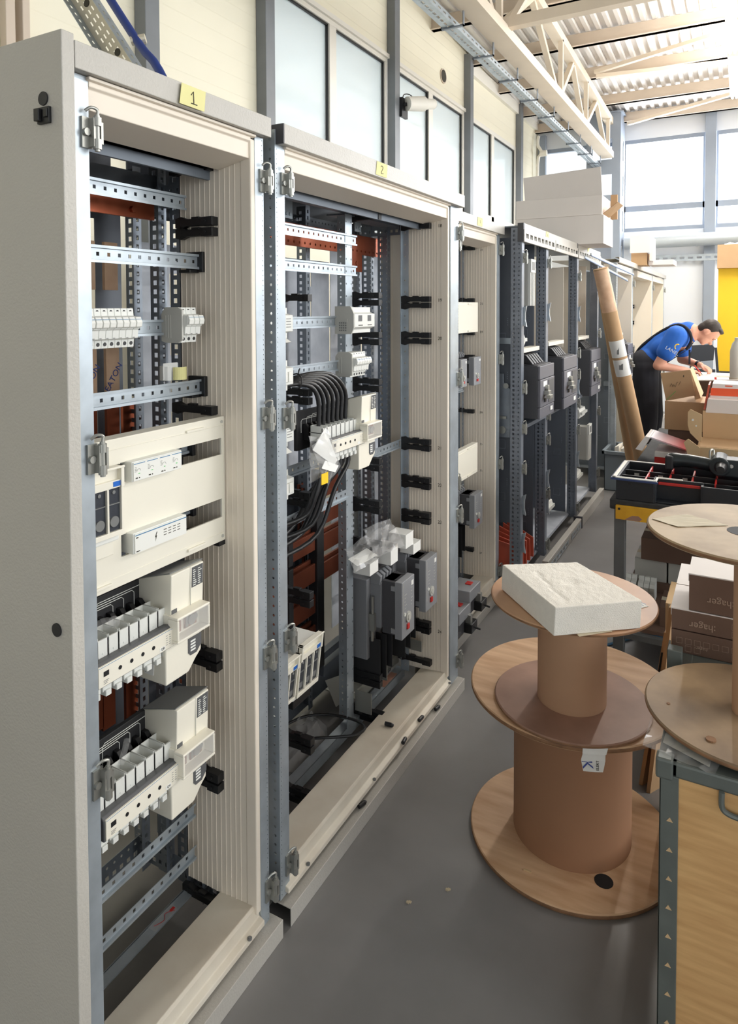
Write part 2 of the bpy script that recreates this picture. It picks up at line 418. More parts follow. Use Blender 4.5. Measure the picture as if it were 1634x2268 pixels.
# rear wall with window band
m = M()
m.box(LW-.1, 8, RW, RW+.12, 0, 2.86).box(LW-.1, 8, RW, RW+.12, 4.32, 5.2).box(LW-.1, LW+.06, RW, RW+.12, 2.86, 4.32)
struct('wall_rear', m, 'wall_white')
m = M()
for x in (.595, 1.86, 3.1, 4.4, 5.7): m.box(x-.075, x+.075, RW-.10, RW-.002, 0, 4.75)
m.box(-2.0, -1.90, RW-.08, RW-.002, 2.2, 4.55)
struct('trim_3', m, 'column_grey', bevel=.004)
xs = [LW+.06, -1.16, .52, .67, 1.79, 1.93, 3.03, 3.17, 4.33, 4.47, 5.63, 5.77, 7.9]
for i, (a, b) in enumerate(((-1.99, -.70), (-.66, .52), (.67, 1.79), (1.93, 3.03), (3.17, 4.33), (4.47, 5.63), (5.77, 7.9))):
    f = M(); f.box(a, b, RW+.01, RW+.08, 4.26, 4.32).box(a, b, RW+.01, RW+.08, 2.86, 2.92).box(a, b, RW+.01, RW+.08, 3.18, 3.27).box(a, a+.03, RW+.01, RW+.08, 2.92, 4.26).box(b-.03, b, RW+.01, RW+.08, 2.92, 4.26)
    w = struct('window_%d' % (i+4), f, 'column_grey')
    part('pane', M().box(a+.03, b-.03, RW+.04, RW+.046, 2.92, 4.26), 'clear', w)
# unseen right and back walls, their openings shaped to let light in
struct('wall_right', M().box(8, 8.12, -6, RW, 0, 1.6).box(8, 8.12, -6, RW, 4.4, 5.4).box(8, 8.12, -6, -4, 1.6, 4.4).box(8, 8.12, 10.5, RW, 1.6, 4.4), 'wall_white')
struct('wall_back', M().box(LW-.1, -.2, -6.12, -6, 0, 5.4).box(6.2, 8.1, -6.12, -6, 0, 5.4).box(-.2, 1.6, -6.12, -6, 0, 3.2).box(5.0, 6.2, -6.12, -6, 0, 3.2).box(-.2, 6.2, -6.12, -6, 3.1, 5.4), 'wall_white')
# roof: trapezoid sheet on purlins, slightly falling towards the rear
def roof_z(y): return 4.93 - .042*(y-6.7)
m = M(); per = .12; x = LW-.1; pts = []
while x < 8.2:
    pts += [(x, 0), (x+.04, 0), (x+.052, .035), (x+.108, .035)]; x += per
rows = [-6.1, RW+.15]
vs = [[m.b.verts.new((px, y, roof_z(y)+h)) for px, h in pts] for y in rows]
for i in range(len(pts)-1): m.b.faces.new((vs[0][i], vs[0][i+1], vs[1][i+1], vs[1][i]))
struct('ceiling', m, 'roof_sheet', solid=.004)
m = M()
for y in (-4, -2, 0, 1.9, 3.0, 4.1, 5.1, 6.15, 7.2, 8.35, 9.45, 10.6, 11.55):
    z = roof_z(y); m.box(LW, 8, y-.035, y+.035, z-.15, z-.004).box(LW, 8, y-.07, y+.035, z-.15, z-.142)
struct('trim_4', m, 'purlin')

# ================================================================== ROOF STEEL, LAMPS, BUILDING SERVICES
TX = -.80
def tz(y): return roof_z(y)-.16
t = thing('roof_truss', 'cream painted steel lattice girder hanging under the roof above the cabinet row', 'truss', (TX, 6, 3.95))
part('bottom_chord', M().box(TX-.09, TX+.09, 1.2, 11.05, 3.94, 3.955).box(TX-.09, TX-.075, 1.2, 11.05, 3.955, 4.03).box(TX+.075, TX+.09, 1.2, 11.05, 3.955, 4.03), 'truss', t)
m = M(); m.bar((TX, 1.2, tz(1.2)-.05), (TX, 11.2, tz(11.2)-.05), .11, .10); part('top_chord', m, 'truss', t)
ys = [1.4, 3.5, 5.65, 7.85, 9.25, 10.9]
for i in range(len(ys)-1):
    a, b = ys[i], ys[i+1]; md = (a+b)/2
    for p, q in ((a, md), (b, md)):
        part('web_strut', M().bar((TX, p, 3.99), (TX, q, tz(q)-.08), .055, .055), 'truss', t)
    part('web_strut', M().bar((TX+.03, b, 3.99), (TX+.03, b, tz(b)-.08), .05, .05), 'truss', t)
    part('gusset_plate', M().box(TX-.008, TX+.008, b-.10, b+.10, 3.95, 4.12), 'truss', t)
t = thing('crossing_truss', 'cream lattice girder crossing from the cabinet side to the middle of the hall', 'truss', (TX, 5.75, 4.05))
m = M().bar((TX+.05, 5.75, 4.06), (6.5, 5.75, 4.12), .09, .09); part('bottom_chord', m, 'truss', t)
m = M().bar((TX+.05, 5.75, tz(5.75)-.05), (6.5, 5.75, tz(5.75)-.05), .08, .08); part('top_chord', m, 'truss', t)
for a, b in ((TX+.1, -.25), (.35, -.25), (.35, .95), (1.55, .95), (1.55, 2.2)): part('web_strut', M().bar((a, 5.75, 4.08), (b, 5.75, tz(5.75)-.08), .05, .05), 'truss', t)
for nm, a, b, lb in (('wind_brace', (-.62, 9.05, 4.62), (1.8, 8.0, 4.62), 'longer cream wind brace running from the girder towards the strip lamp'),
                     ('wind_brace', (-.62, 9.1, 4.58), (2.2, 9.55, 4.58), 'almost level cream wind brace below the roof sheets near the rear wall'),
                     ('wind_brace', (-.55, 11.35, 4.50), (1.9, 9.9, 4.52), 'cream wind brace starting at the head of the grey lattice column')):
    solo(nm, lb, 'brace', M().bar(a, b, .06, .045), 'truss', 'diagonal braces under the roof')
# perforated cable tray below the girder
t = thing('cable_tray', 'long galvanised perforated cable tray fixed under the roof girder', 'cable tray', (-.98, 6, 3.78))
part('tray_sheet', M().perf((-1.035, 2.2, 3.84), (1, 0, 0), (0, 1, 0), [(.02, None), (.06, 's', .07, .02, .045), (.02, None)], 9.0), 'galv', t, solid=.003)
part('side_flange', M().perf((-1.035, 2.2, 3.84), (0, 0, 1), (0, 1, 0), [(.05, 's', .1, .012, .05)], 9.0), 'galv', t, solid=.003)
part('side_flange', M().perf((-.935, 2.2, 3.84), (0, 0, 1), (0, 1, 0), [(.05, 's', .1, .012, .05)], 9.0), 'galv', t, solid=.003)
for i in range(12):
    y = 2.9+.72*i; part('hanger', M().box(-1.05, -.86, y-.012, y+.012, 3.825, 3.837).box(-1.05, -1.042, y-.012, y+.012, 3.825, 3.89).box(-.868, -.86, y-.012, y+.012, 3.825, 3.945), 'galv_dark', t)
# grey lattice column carrying the girder
cx0, cx1, cy0, cy1 = -1.14, -.64, 11.2, 11.62
t = thing('lattice_column', 'tall grey steel column with square openings carrying the roof girder', 'column', (-.89, 11.4, 0))
def cut_y(y, x0, x1, z0, z1, holes):
    q = M(); cut_rect(q, 0, x0, x1, z0, z1, holes)
    for v in q.b.verts: v.co = (v.co.y, y, v.co.z)
    return q
hs = [(cx0+.09, cx1-.12, z, z+.32) for z in (3.95, 3.40, 2.85, 2.3, 1.75)]
part('front_plate', cut_y(cy0, cx0, cx1, 0, 4.66, hs), 'column_grey', t, solid=.012)
q = M(); cut_rect(q, cx1, cy0, cy1, 0, 4.66, [(cy0+.12, cy1-.12, z, z+.32) for z in (3.95, 3.40, 2.85, 2.3, 1.75)])
pieces('side_plate', q, 'column_grey', t, solid=.012)
q = M(); cut_rect(q, cx0, cy0, cy1, 0, 4.66, [(cy0+.12, cy1-.12, z, z+.32) for z in (3.95, 3.40, 2.85, 2.3, 1.75)])
pieces('side_plate', q, 'column_grey', t, solid=.012)
part('head_plate', M().box(cx0-.04, cx1+.04, cy0-.03, cy1+.02, 4.66, 4.68), 'column_grey', t)
# duct along the rear wall
t = thing('ventilation_duct', 'round light grey duct running along the rear wall below the windows', 'duct', (1, 11.45, 2.7))
part('pipe', M().cyl((-.60, 11.45, 2.66), (7.8, 11.45, 2.74), .1, 24), 'pipe_grey', t, smooth=True)
m = M()
for i in range(12): x = -.2+i*.62; z = 2.66+.0095*(x+.6); m.cyl((x, 11.45, z), (x+.025, 11.45, z), .106, 24)
pieces('joint_ring', m, 'pipe_grey', t, smooth=True)
solo('wall_cable_tray', 'narrow perforated cable tray on the rear wall below the round duct', 'cable tray', M().perf((-.2, 11.6, 2.36), (0, 0, 1), (1, 0, 0), [(.02, None), (.06, 's', .12, .03, .07), (.02, None)], 3.6), 'galv', solid=.01)
t = thing('wall_bracket_fitting', 'white pipe fitting in the far left corner under the roof', 'fitting', (-1.95, 11.4, 4.2))
part('pipe', M().tube([(-1.97, 11.45, 4.5), (-1.97, 11.4, 4.35), (-1.90, 11.4, 4.2), (-1.97, 11.4, 4.05), (-1.97, 11.4, 3.0)], .025), 'frame_white', t)
part('valve', M().cyl((-1.93, 11.4, 4.2), (-1.82, 11.4, 4.2), .05), 'frame_white', t)
# round wall vent
t = thing('round_wall_vent', 'small round brown vent hole in the cream wall above the windows', 'vent', (LW+.01, 7.5, 4.35))
part('ring', M().cyl((LW+.001, 7.5, 4.35), (LW+.012, 7.5, 4.35), .085, 24), 'purlin', t)
part('grille', M().cyl((LW+.012, 7.5, 4.35), (LW+.016, 7.5, 4.35), .07, 20), 'ink', t)
# floodlight seen at the third window
t = thing('wall_floodlight', 'white round lamp on a dark bracket in front of the third window pane', 'lamp', (-1.96, 6.2, 3.66))
part('bracket', M().box(-1.96, -1.93, 6.17, 6.30, 3.55, 3.74).box(-1.955, -1.90, 6.2, 6.23, 3.66, 3.69), 'black', t)
part('lamp_body', M().cone((-1.90, 6.22, 3.68), (-1.80, 6.40, 3.71), .07, .075, 20).cone((-1.80, 6.40, 3.71), (-1.74, 6.52, 3.73), .055, .05, 20), 'frame_white', t, smooth=True)
part('lens', M().cone((-1.74, 6.52, 3.73), (-1.735, 6.53, 3.732), .046, .044, 20), 'clear', t)
part('wire', M().tube([(-1.95, 6.22, 3.74), (-1.95, 6.26, 3.79), (-1.92, 6.32, 3.80), (-1.88, 6.34, 3.76)], .005), 'black', t)
# fluorescent strip lamps
def lamp(y, x, label):
    t = thing('fluorescent_lamp', label, 'lamp', (x, y, 4.2), 'fluorescent strip lamps')
    part('housing', M().box(x-.05, x+.05, y-.77, y+.77, 4.235, 4.29), 'frame_white', t, bevel=.006)
    pieces('tube', M().cyl((x-.022, y-.75, 4.215), (x-.022, y+.75, 4.215), .014, 12).cyl((x+.022, y-.75, 4.215), (x+.022, y+.75, 4.215), .014, 12), 'lamp_tube', t)
    m = M()
    for dy in (-.5, .5): m.cyl((x, y+dy, 4.29), (x, y+dy, roof_z(y+dy)-.145), .004, 6)
    pieces('hanger', m, 'galv', t)
    l = area('strip_light', (0, 0, -.02), (0, 0, 0), .1, 1.5, 62, (1, .96, .90), t)
    area('strip_light', (0, 0, .10), (PI, 0, 0), .1, 1.5, 30, (1, .96, .90), t)
    return t
for i, y in enumerate((7.15, 8.85)):
    lamp(y, .93, ['nearer glowing strip lamp at the top right of the hall', 'farther glowing strip lamp at the top right of the hall'][i])
for i, y in enumerate((4.0, 7.2, 10)): lamp(y, 4.6, 'strip lamp of the second row over the hall, %s from the gate' % ORDN[i])  # unseen second row, added to light the hall
# perforated tray piece and blue cable coming down behind the first cabinet
a = Vector((-1.02, 1.62, 2.86)); b = Vector((-.47, 1.62, 2.14)); d = (b-a).normalized(); n = Vector((d.z, 0, -d.x)); L = (b-a).length
t = thing('perforated_tray', 'cream perforated cable tray slanting down behind the first cabinet', 'cable tray', tuple(b))
q = M().perf(a - n*.03, n, d, [(.012, None)] + [(.018, 's', .04, .006, .022)]*4 + [(.012, None)], L)
part('tray_sheet', q, 'tray', t, solid=.002)
for sgn, w in ((-.03, 0), (.066, 0)):
    part('side_flange', M().perf(a + n*sgn, (0, -1, 0), d, [(.04, 's', .035, .008, .018)], L), 'galv', t, solid=.002)
m = M()
for s_ in (.2, .44, .68): m.cyl(a+d*s_+n*.018-Vector((0, .003, 0)), a+d*s_+n*.018+Vector((0, .003, 0)), .013, 12)
pieces('knockout', m, 'ink', t)
t = thing('blue_cable', 'thick blue cable running down beside the slanting perforated tray', 'cable', (-.40, 1.60, 2.14))
part('sheath', M().tube([(-.93, 1.60, 2.88), (-.78, 1.58, 2.69), (-.62, 1.58, 2.48), (-.54, 1.58, 2.39), (-.41, 1.60, 2.14)], .0135, 12), 'blue_cable', t, smooth=True)
part('cable_clamp', M().cyl((-.655, 1.575, 2.50), (-.618, 1.60, 2.51), .015, 12), 'tray', t)

# ================================================================== CABINETS
PERF_SIDE = [(.008, None), (.02, 's', .025, .012, .013), (.012, None), (.014, 'o', .025, .008, .008), (.008, None)]
PERF_EDGE = [(.036, None), (.006, 'o', .0125, .0022, .0036), (.003, None)]
def post(parent, x, y0, y1, z0, z1, side, front=True, matl='galv'):
    # front corner post: plain light face towards the aisle, holed web towards the neighbour
    part('corner_post', (M().perf((x, y0, z0), (0, 1, 0), (0, 0, 1), ([(y1-y0-.009, None)] + PERF_EDGE[1:] if side > 0 else PERF_EDGE[:0:-1] + [(y1-y0-.009, None)]) if front else PERF_SIDE, z1-z0)
                        .perf((x-.062, y0 if side < 0 else y1, z0), (1, 0, 0), (0, 0, 1), PERF_SIDE, z1-z0)
                        .perf((x-.062, y1 if side < 0 else y0, z0), (1, 0, 0), (0, 0, 1), PERF_SIDE, z1-z0)), matl, parent, solid=.0018)
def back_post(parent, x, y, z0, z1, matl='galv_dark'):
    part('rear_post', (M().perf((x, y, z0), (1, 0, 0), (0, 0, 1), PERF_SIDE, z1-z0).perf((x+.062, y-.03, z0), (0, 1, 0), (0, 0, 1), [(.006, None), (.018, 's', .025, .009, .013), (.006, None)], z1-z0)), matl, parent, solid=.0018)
HM = {}
def hinge(parent, x, y, z, side):
    # cast hinge: plate on the post, two lugs with a pin, wire hook on top
    m = M(); s = side
    m.box(x+.001, x+.006, y-.011, y+.011, z-.028, z+.028)
    m.cyl((x+.006, y-s*.004, z), (x+.012, y-s*.004, z), .007, 12)
    m.box(x+.004, x+.02, y+s*.006-.003, y+s*.006+.003, z-.026, z+.026)
    m.cyl((x+.018, y+s*.012, z-.034), (x+.018, y+s*.012, z+.032), .005, 10)
    m.cyl((x+.018, y+s*.012, z-.03), (x+.018, y+s*.012, z-.012), .008, 12).cyl((x+.018, y+s*.012, z+.012), (x+.018, y+s*.012, z+.028), .008, 12)
    m.tube([(x+.018, y+s*.012, z+.03), (x+.018, y+s*.013, z+.042), (x+.014, y+s*.002, z+.045), (x+.008, y-s*.006, z+.038)], .003, 8)
    m.box(x+.012, x+.024, y+s*.018-.002, y+s*.018+.003, z-.02, z+.02)
    part('hinge', m, 'zinc', parent, smooth=True)
def support(parent, y, z, x0=-.19, x1=-.075, double=True):
    # black moulded cover support reaching out from the rear post towards the aisle
    m = M()
    for dz in ((.0135, -.0135) if double else (0,)):
        m.box(x0, x1, y-.012, y+.006, z+dz-.009, z+dz+.009).box(x1-.035, x1+.003, y-.016, y+.008, z+dz-.011, z+dz+.011)
        m.box(x0+.035, x0+.06, y-.010, y+.004, z+dz+.009, z+dz+.014).cyl((x1-.02, y-.017, z+dz), (x1-.02, y-.019, z+dz), .004, 10)
        m.prism([(x0-.02, z+dz-.012), (x0, z+dz-.016), (x0+.02, z+dz-.009), (x0+.02, z+dz+.009), (x0, z+dz+.016), (x0-.02, z+dz+.012)], 'y', y-.010, y+.004)
    part('cover_support', m, 'black', parent, bevel=.0015)
def din_rail(parent, x, y0, y1, z, name='mounting_rail', label=None, matl='galv'):
    m = M(); L = y1-y0
    m.perf((x-.0065, y0, z-.0125), (0, 0, 1), (0, 1, 0), [(.00775, None), (.0095, 's', .0295, .0085, .0080), (.00775, None)], L)
    for s_ in (-1, 1):
        m.face([(x-.0065, y0, z+s_*.0125), (x-.0065, y1, z+s_*.0125), (x, y1, z+s_*.0135), (x, y0, z+s_*.0135)])
        m.face([(x, y0, z+s_*.0135), (x, y1, z+s_*.0135), (x, y1, z+s_*.019), (x, y0, z+s_*.019)])
    return part(name, m, matl, parent, solid=.0014, label=label)
def rail_end(parent, x, y, z):
    m = M().box(x-.05, x+.006, y-.004, y+.008, z-.026, z+.026).box(x-.05, x-.012, y-.03, y+.004, z-.028, z-.020)
    part('rail_end_block', m, 'black', parent, bevel=.0015)
def number(parent, x, y, z, txt, size=.019):
    part('row_number', M().text(txt, size, (x, y-.0006, z), (1, 0, 0), (0, 0, 1)), 'ink', parent)
def ribbed_side(parent, x0, x1, y, z0, z1, n=9):
    # profiled side cheek seen from the left: shallow vertical grooves on a face looking back along the row
    pts = [(x1, y+.03), (x1, y)]; w = (x1-x0)/n
    for i in range(n):
        a = x1-.004-i*w*.97; pts += [(a-w*.78, y), (a-w*.81, y-.0013), (a-w*.91, y-.0013), (a-w*.94, y)]
    pts += [(x0, y+.03)]
    part('ribbed_side_cheek', M().prism(pts, 'z', z0, z1), 'ivory', parent)
def trim(parent, x, y0, y1, zt, left=False):
    # door surround: stepped head piece, right hand front strip, sloped bottom sill
    part('head_trim', M().prism([(x-.012, zt-.052), (x+.002, zt-.052), (x+.002, zt-.066), (x-.004, zt-.070), (x-.004, zt-.108), (x-.10, zt-.128), (x-.10, zt-.05)], 'y', y0, y1-.0).prism([(x-.002, zt-.05), (x+.010, zt-.05), (x+.010, zt-.056), (x-.002, zt-.058)], 'y', y0-.005, y1+.012), 'ivory', parent, bevel=.0015)
    part('side_trim', M().box(x-.032, x+.001, y1-.001, y1+.016, .10, zt-.06), 'ivory', parent, bevel=.003)
    part('bottom_sill', M().prism([(x-.122, .112), (x-.012, .120), (x-.008, .112), (x-.004, .086), (x+.012, .080), (x+.012, .066), (x-.12, .066)], 'y', y0-.02, y1+.016), 'ivory_dirty', parent, bevel=.002)
def plinth(parent, x, y0, y1):
    part('plinth', M().prism([(x-.06, .0), (x-.06, .05), (x+.033, .05), (x+.033, 0), (x+.030, 0), (x+.030, .047), (x-.057, .047), (x-.057, 0)], 'y', y0, y1), 'powder', parent, bevel=.0015)
def header(parent, x, y0, y1, z0, z1, matl='powder'):
    part('header_strip', M().prism([(x-.02, z1), (x+.026, z1), (x+.026, z0), (x-.012, z0), (x-.012, z0+.003), (x+.023, z0+.003), (x+.023, z1-.003), (x-.02, z1-.003)], 'y', y0, y1), matl, parent, bevel=.0015)

# ------------------------------------------------------------------ cabinet 1
A0, A1 = .845, 1.396
t = c1 = thing('distribution_cabinet', 'nearest open switchgear cabinet with a closed grey side and a tape marked 1', 'cabinet', (-.25, 1.12, 0), 'open switchgear cabinets along the left wall')
m = M().prism([(-.62, .80), (.022, .80), (.022, .8265), (.012, .8265), (.012, .804), (-.62, .804)], 'z', 0, 2.135)
part('side_panel', m, 'powder', t, bevel=.003)
m = M().cyl((-.027, .7998, 2.021), (-.027, .7972, 2.021), .0122, 24); part('hole_plug', m, 'black_soft', t, smooth=True)
m = M().cyl((-.018, .7998, 1.066), (-.018, .7972, 1.066), .0122, 24); part('hole_plug', m, 'black_soft', t, smooth=True)
m = M().box(-.039, -.007, .794, .7998, 1.976, 2.005).box(-.039, -.026, .787, .794, 1.98, 2.002).box(-.020, -.009, .7915, .794, 1.986, 2.001); part('corner_clip', m, 'black', t, bevel=.001)
header(t, -.004, .8275, 1.402, 2.076, 2.125)
part('roof_plate', M().box(-.60, -.005, .83, 1.40, 2.112, 2.118), 'powder', t)
post(t, 0, .830, .872, .06, 2.075, -1); post(t, 0, 1.362, A1, .05, 2.075, 1)
trim(t, 0, .872, 1.345, 2.125)
ribbed_side(t, -.235, -.032, 1.345, .11, 2.06, 12)
plinth(t, 0, .80, 1.412)
for z in (1.972, 1.368, .747): hinge(t, 0, .864, z, 1)
for z in (1.968, 1.370, .751, .135): hinge(t, 0, 1.388, z, 1)
part('top_cross_rail', M().box(-.22, -.13, .86, 1.345, 2.0, 2.012).box(-.14, -.13, .86, 1.345, 1.975, 2.012).box(-.36, -.345, .86, 1.38, 1.93, 2.01), 'steel_grey', t)
part('inner_roof_bracket', M().box(-.30, -.296, 1.06, 1.11, 1.975, 2.03).cyl((-.296, 1.075, 1.99), (-.293, 1.075, 1.99), .006).cyl((-.296, 1.095, 1.99), (-.293, 1.095, 1.99), .006), 'galv', t)
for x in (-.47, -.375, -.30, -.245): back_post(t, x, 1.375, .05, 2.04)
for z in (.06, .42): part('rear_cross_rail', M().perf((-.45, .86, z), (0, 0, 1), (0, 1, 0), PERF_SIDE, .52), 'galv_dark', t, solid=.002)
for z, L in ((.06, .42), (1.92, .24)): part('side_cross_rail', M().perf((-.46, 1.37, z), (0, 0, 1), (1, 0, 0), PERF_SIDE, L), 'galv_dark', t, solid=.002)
q = M(); cut_rect(q, -.52, .84, 1.40, .30, 2.02, [(1.02, 1.06, 1.70, 1.90), (1.14, 1.20, 1.72, 1.88), (1.26, 1.31, 1.30, 1.9), (1.10, 1.16, 1.36, 1.54), (.95, 1.0, .8, 1.1)])
part('rear_plate', q, 'plate_grey', t, solid=.003)
part('upper_rear_plate', M().box(-.56, -.555, .83, 1.40, 1.97, 2.112), 'plate_grey', t)  # dark sheet added so the space under the roof reads as shaded
# vertical busbars, wrapped in stamped paper above and bare below
for y, (za, zb) in ((1.31, (1.70, 1.83)), (1.235, (1.70, 1.83)), (1.31, (1.415, 1.54)), (1.235, (1.415, 1.54))):
    o = part('wrapped_busbar', M().box(-.465, -.455, y-.022, y+.022, za, zb), 'tan_wrap', t, label='busbar in tan protective paper')
    if za < 1.6: part('printed_stamp', M().text('EATON', .026, (-.454, y+.002, za+.045), (0, .55, .83), (0, -.83, .55)), 'ink_blue', o)
for y, za, zb in ((1.31, 1.10, 1.375), (1.235, 1.1, 1.375), (1.365, 1.08, 1.39), (1.28, .49, .66), (1.36, .45, .64), (1.24, .5, .66)):
    part('bare_busbar', M().box(-.466, -.456, y-.021, y+.021, za, zb), 'copper', t, label='bare copper busbar')
part('copper_crossbar', M().box(-.305, -.295, .87, 1.315, 1.880, 1.924).cyl((-.295, 1.24, 1.90), (-.286, 1.24, 1.90), .009, 6).cyl((-.295, 1.30, 1.89), (-.2945, 1.30, 1.89), .006, 12), 'copper', t, bevel=.001, label='horizontal copper bar')
part('busbar_support', M().box(-.47, -.43, 1.05, 1.2, .45, 1.02), 'black_soft', t)
din_rail(t, -.20, .86, 1.333, 1.921); din_rail(t, -.16, .86, 1.338, 1.768); rail_end(t, -.155, 1.338, 1.768)
din_rail(t, -.165, .86, 1.335, 1.603); din_rail(t, -.155, .86, 1.336, 1.448); rail_end(t, -.150, 1.336, 1.448)
din_rail(t, -.165, .86, 1.30, 1.30); rail_end(t, -.160, 1.30, 1.30); din_rail(t, -.165, .86, 1.30, 1.145); rail_end(t, -.160, 1.30, 1.145)
for z in (.318, .204): din_rail(t, -.19, .86, 1.33, z)
part('bottom_angle_rail', M().box(-.235, -.205, .86, 1.335, .078, .082).box(-.237, -.233, .86, 1.335, .05, .082).box(-.16, -.157, .86, 1.34, .03, .055), 'galv', t)
part('film_sticker', M().box(-.233, -.207, 1.20, 1.28, .0825, .0829), 'film', t)
part('printed_lines', M().tube([(-.222, 1.21, .0832), (-.212, 1.235, .0832), (-.224, 1.25, .0832), (-.21, 1.27, .0832)], .0007, 5).box(-.222, -.214, 1.262, 1.276, .0830, .0834), 'red', t)
for z in (2.006, 1.398, .425, .405-.008): pass
support(t, 1.338, 2.008, -.235, -.12, False)
for z in (1.856, .738, .418): support(t, 1.338, z, -.215, -.108)
support(t, 1.338, 1.388, -.235, -.115, False); support(t, 1.338, 1.055, -.2, -.095, False); support(t, 1.338, .086, -.22, -.108, False)
# front cover plate with two device slots
q = M(); cut_rect(q, -.092, .872, 1.343, 1.060, 1.372, [(1.01, 1.331, 1.279, 1.321), (1.01, 1.331, 1.119, 1.166)])
cv = part('front_cover', q, 'cream', t, solid=.005, label='cream cover plate with two device slots')
m = M()
for zz in (1.372, 1.060): m.box(-.13, -.09, .872, 1.343, zz-.003, zz+.003)
m.box(-.092, -.088, .885, 1.337, 1.352, 1.354).box(-.092, -.088, .885, 1.337, 1.078, 1.080).box(-.092, -.088, 1.335, 1.337, 1.078, 1.354)
for y in (.95, 1.235):
    for zz in (1.357, 1.072): m.box(-.092, -.084, y-.03, y+.03, zz-.004, zz+.002)
part('cover_rim', m, 'cream', cv, bevel=.001)
m = M()
for zz in (1.362, 1.070): m.cyl((-.089, 1.332, zz), (-.0875, 1.332, zz), .004, 12)
pieces('corner_lock', m, 'shade_grey', cv)

# ------------------------------------------------------------------ cabinet 2
B0, B1 = 1.445, 2.742
t = c2 = thing('distribution_cabinet', 'wide open switchgear cabinet with a tape marked 2 and rows numbered 18 to 24', 'cabinet', (-.25, 2.1, 0), 'open switchgear cabinets along the left wall')
header(t, 0, 1.452, 2.748, 2.072, 2.123); plinth(t, 0, B0+.002, 2.740)
part('header_end', M().box(-.012, .026, 1.448, 1.452, 2.072, 2.123), 'mccb_dark', t)
part('roof_plate', M().box(-.60, -.018, 1.45, 2.74, 2.112, 2.118), 'powder', t)
post(t, 0, B0, 1.487, .06, 2.11, -1); post(t, 0, 2.652, B1, .05, 2.075, 1)
trim(t, 0, 1.487, 2.622, 2.123)
ribbed_side(t, -.20, -.03, 2.622, .11, 2.06, 13)
part('upper_rear_plate', M().box(-.56, -.555, 1.46, 2.72, 1.93, 2.11), 'plate_grey', t)  # added dark closure standing in for shade below the roof
for z in (1.975, 1.357, .757, .139): hinge(t, 0, 1.478, z, 1)
for z in (1.964, 1.346, .759, .125): hinge(t, 0, 2.728, z, 1)
part('mid_mount_post', M().perf((-.20, 2.135, .09), (0, 1, 0), (0, 0, 1), [(.012, 'o', .045, .006, .008), (.024, None), (.012, 'o', .045, .006, .008)], 1.90).perf((-.20, 2.183, .09), (-1, 0, 0), (0, 0, 1), PERF_SIDE, 1.9), 'galv', t, solid=.002)
part('right_mount_post', M().perf((-.172, 2.61, .09), (-1, 0, 0), (0, 0, 1), [(.01, None), (.012, 'o', .05, .006, .008), (.012, None)], 1.95).box(-.205, -.203, 2.60, 2.625, .09, 2.04), 'galv', t, solid=.002)
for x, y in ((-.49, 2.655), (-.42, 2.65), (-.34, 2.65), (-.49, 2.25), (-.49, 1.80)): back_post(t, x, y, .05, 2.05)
part('rear_side_cheek', M().prism([(-.33, 2.66), (-.33, 2.67), (-.21, 2.67), (-.21, 2.65), (-.235, 2.65), (-.24, 2.66), (-.27, 2.66), (-.275, 2.65), (-.30, 2.65), (-.305, 2.66)], 'z', .11, 2.03), 'ivory', t)
part('top_cross_rail', M().box(-.24, -.12, 1.50, 2.62, 2.0, 2.012).box(-.13, -.12, 1.5, 2.62, 1.975, 2.012).box(-.30, -.22, 2.17, 2.60, 1.992, 1.998), 'steel_grey', t)
part('top_beam', M().perf((-.48, 1.48, 1.955), (0, 0, 1), (0, 1, 0), PERF_SIDE, 1.18).perf((-.46, 2.63, 1.96), (0, 0, 1), (1, 0, 0), PERF_SIDE, .27), 'galv_dark', t, solid=.002)
for y in (1.92, 2.40): part('inner_roof_bracket', M().box(-.30, -.296, y-.025, y+.025, 1.955, 2.03).cyl((-.296, y-.01, 1.97), (-.293, y-.01, 1.97), .006).cyl((-.296, y+.01, 1.97), (-.293, y+.01, 1.97), .006), 'galv', t)
hh = []
for j, z in enumerate((1.66, 1.50, 1.36, 1.22)):
    hh += [(1.60, 1.64, z, z+.10), (1.76, 1.80, z, z+.12), (1.93, 1.985, z-.01, z+.11)]
hh += [(2.07, 2.14, 1.65, 1.79), (2.07, 2.14, 1.48, 1.60), (2.07, 2.14, 1.33, 1.43), (2.36, 2.41, 1.74, 1.8), (2.36, 2.41, 1.60, 1.68)]
q = M(); cut_rect(q, -.53, 1.46, 2.55, 1.00, 1.85, hh); part('rear_plate', q, 'plate_mid', t, solid=.003)
m = M()
for z0, z1 in ((1.655, 1.715), (1.72, 1.785), (1.49, 1.545), (1.55, 1.605), (1.34, 1.39), (1.395, 1.43)): m.box(-.526, -.522, 2.075, 2.135, z0, z1)
part('white_cover_strip', m, 'white_plastic', t)
# copper
m = M().perf((-.35, 1.50, 1.872), (0, 0, 1), (0, 1, 0), [(.030, 'o', .035, .010, .010), (.050, None)], 1.22)
part('copper_crossbar', m, 'copper', t, solid=.010, label='long perforated copper bar')
part('copper_link', M().box(-.36, -.345, 2.43, 2.52, 1.80, 1.872).cyl((-.345, 2.475, 1.835), (-.342, 2.475, 1.835), .010, 12), 'copper', t)
for z in (.70, .575, .45, .33): part('copper_busbar', M().box(-.405, -.395, 1.50, 2.225, z, z+.072).box(-.425, -.415, 1.50, 2.225, z+.012, z+.084), 'copper_dull', t, bevel=.001, label='horizontal copper busbar')
for z in (.86, .745, .63, .51): part('copper_busbar', M().box(-.47, -.46, 2.24, 2.60, z, z+.072).box(-.49, -.48, 2.24, 2.60, z+.012, z+.084), 'copper_dull', t, bevel=.001, label='horizontal copper busbar')
m = M().box(-.44, -.385, 2.225, 2.275, .22, .90)
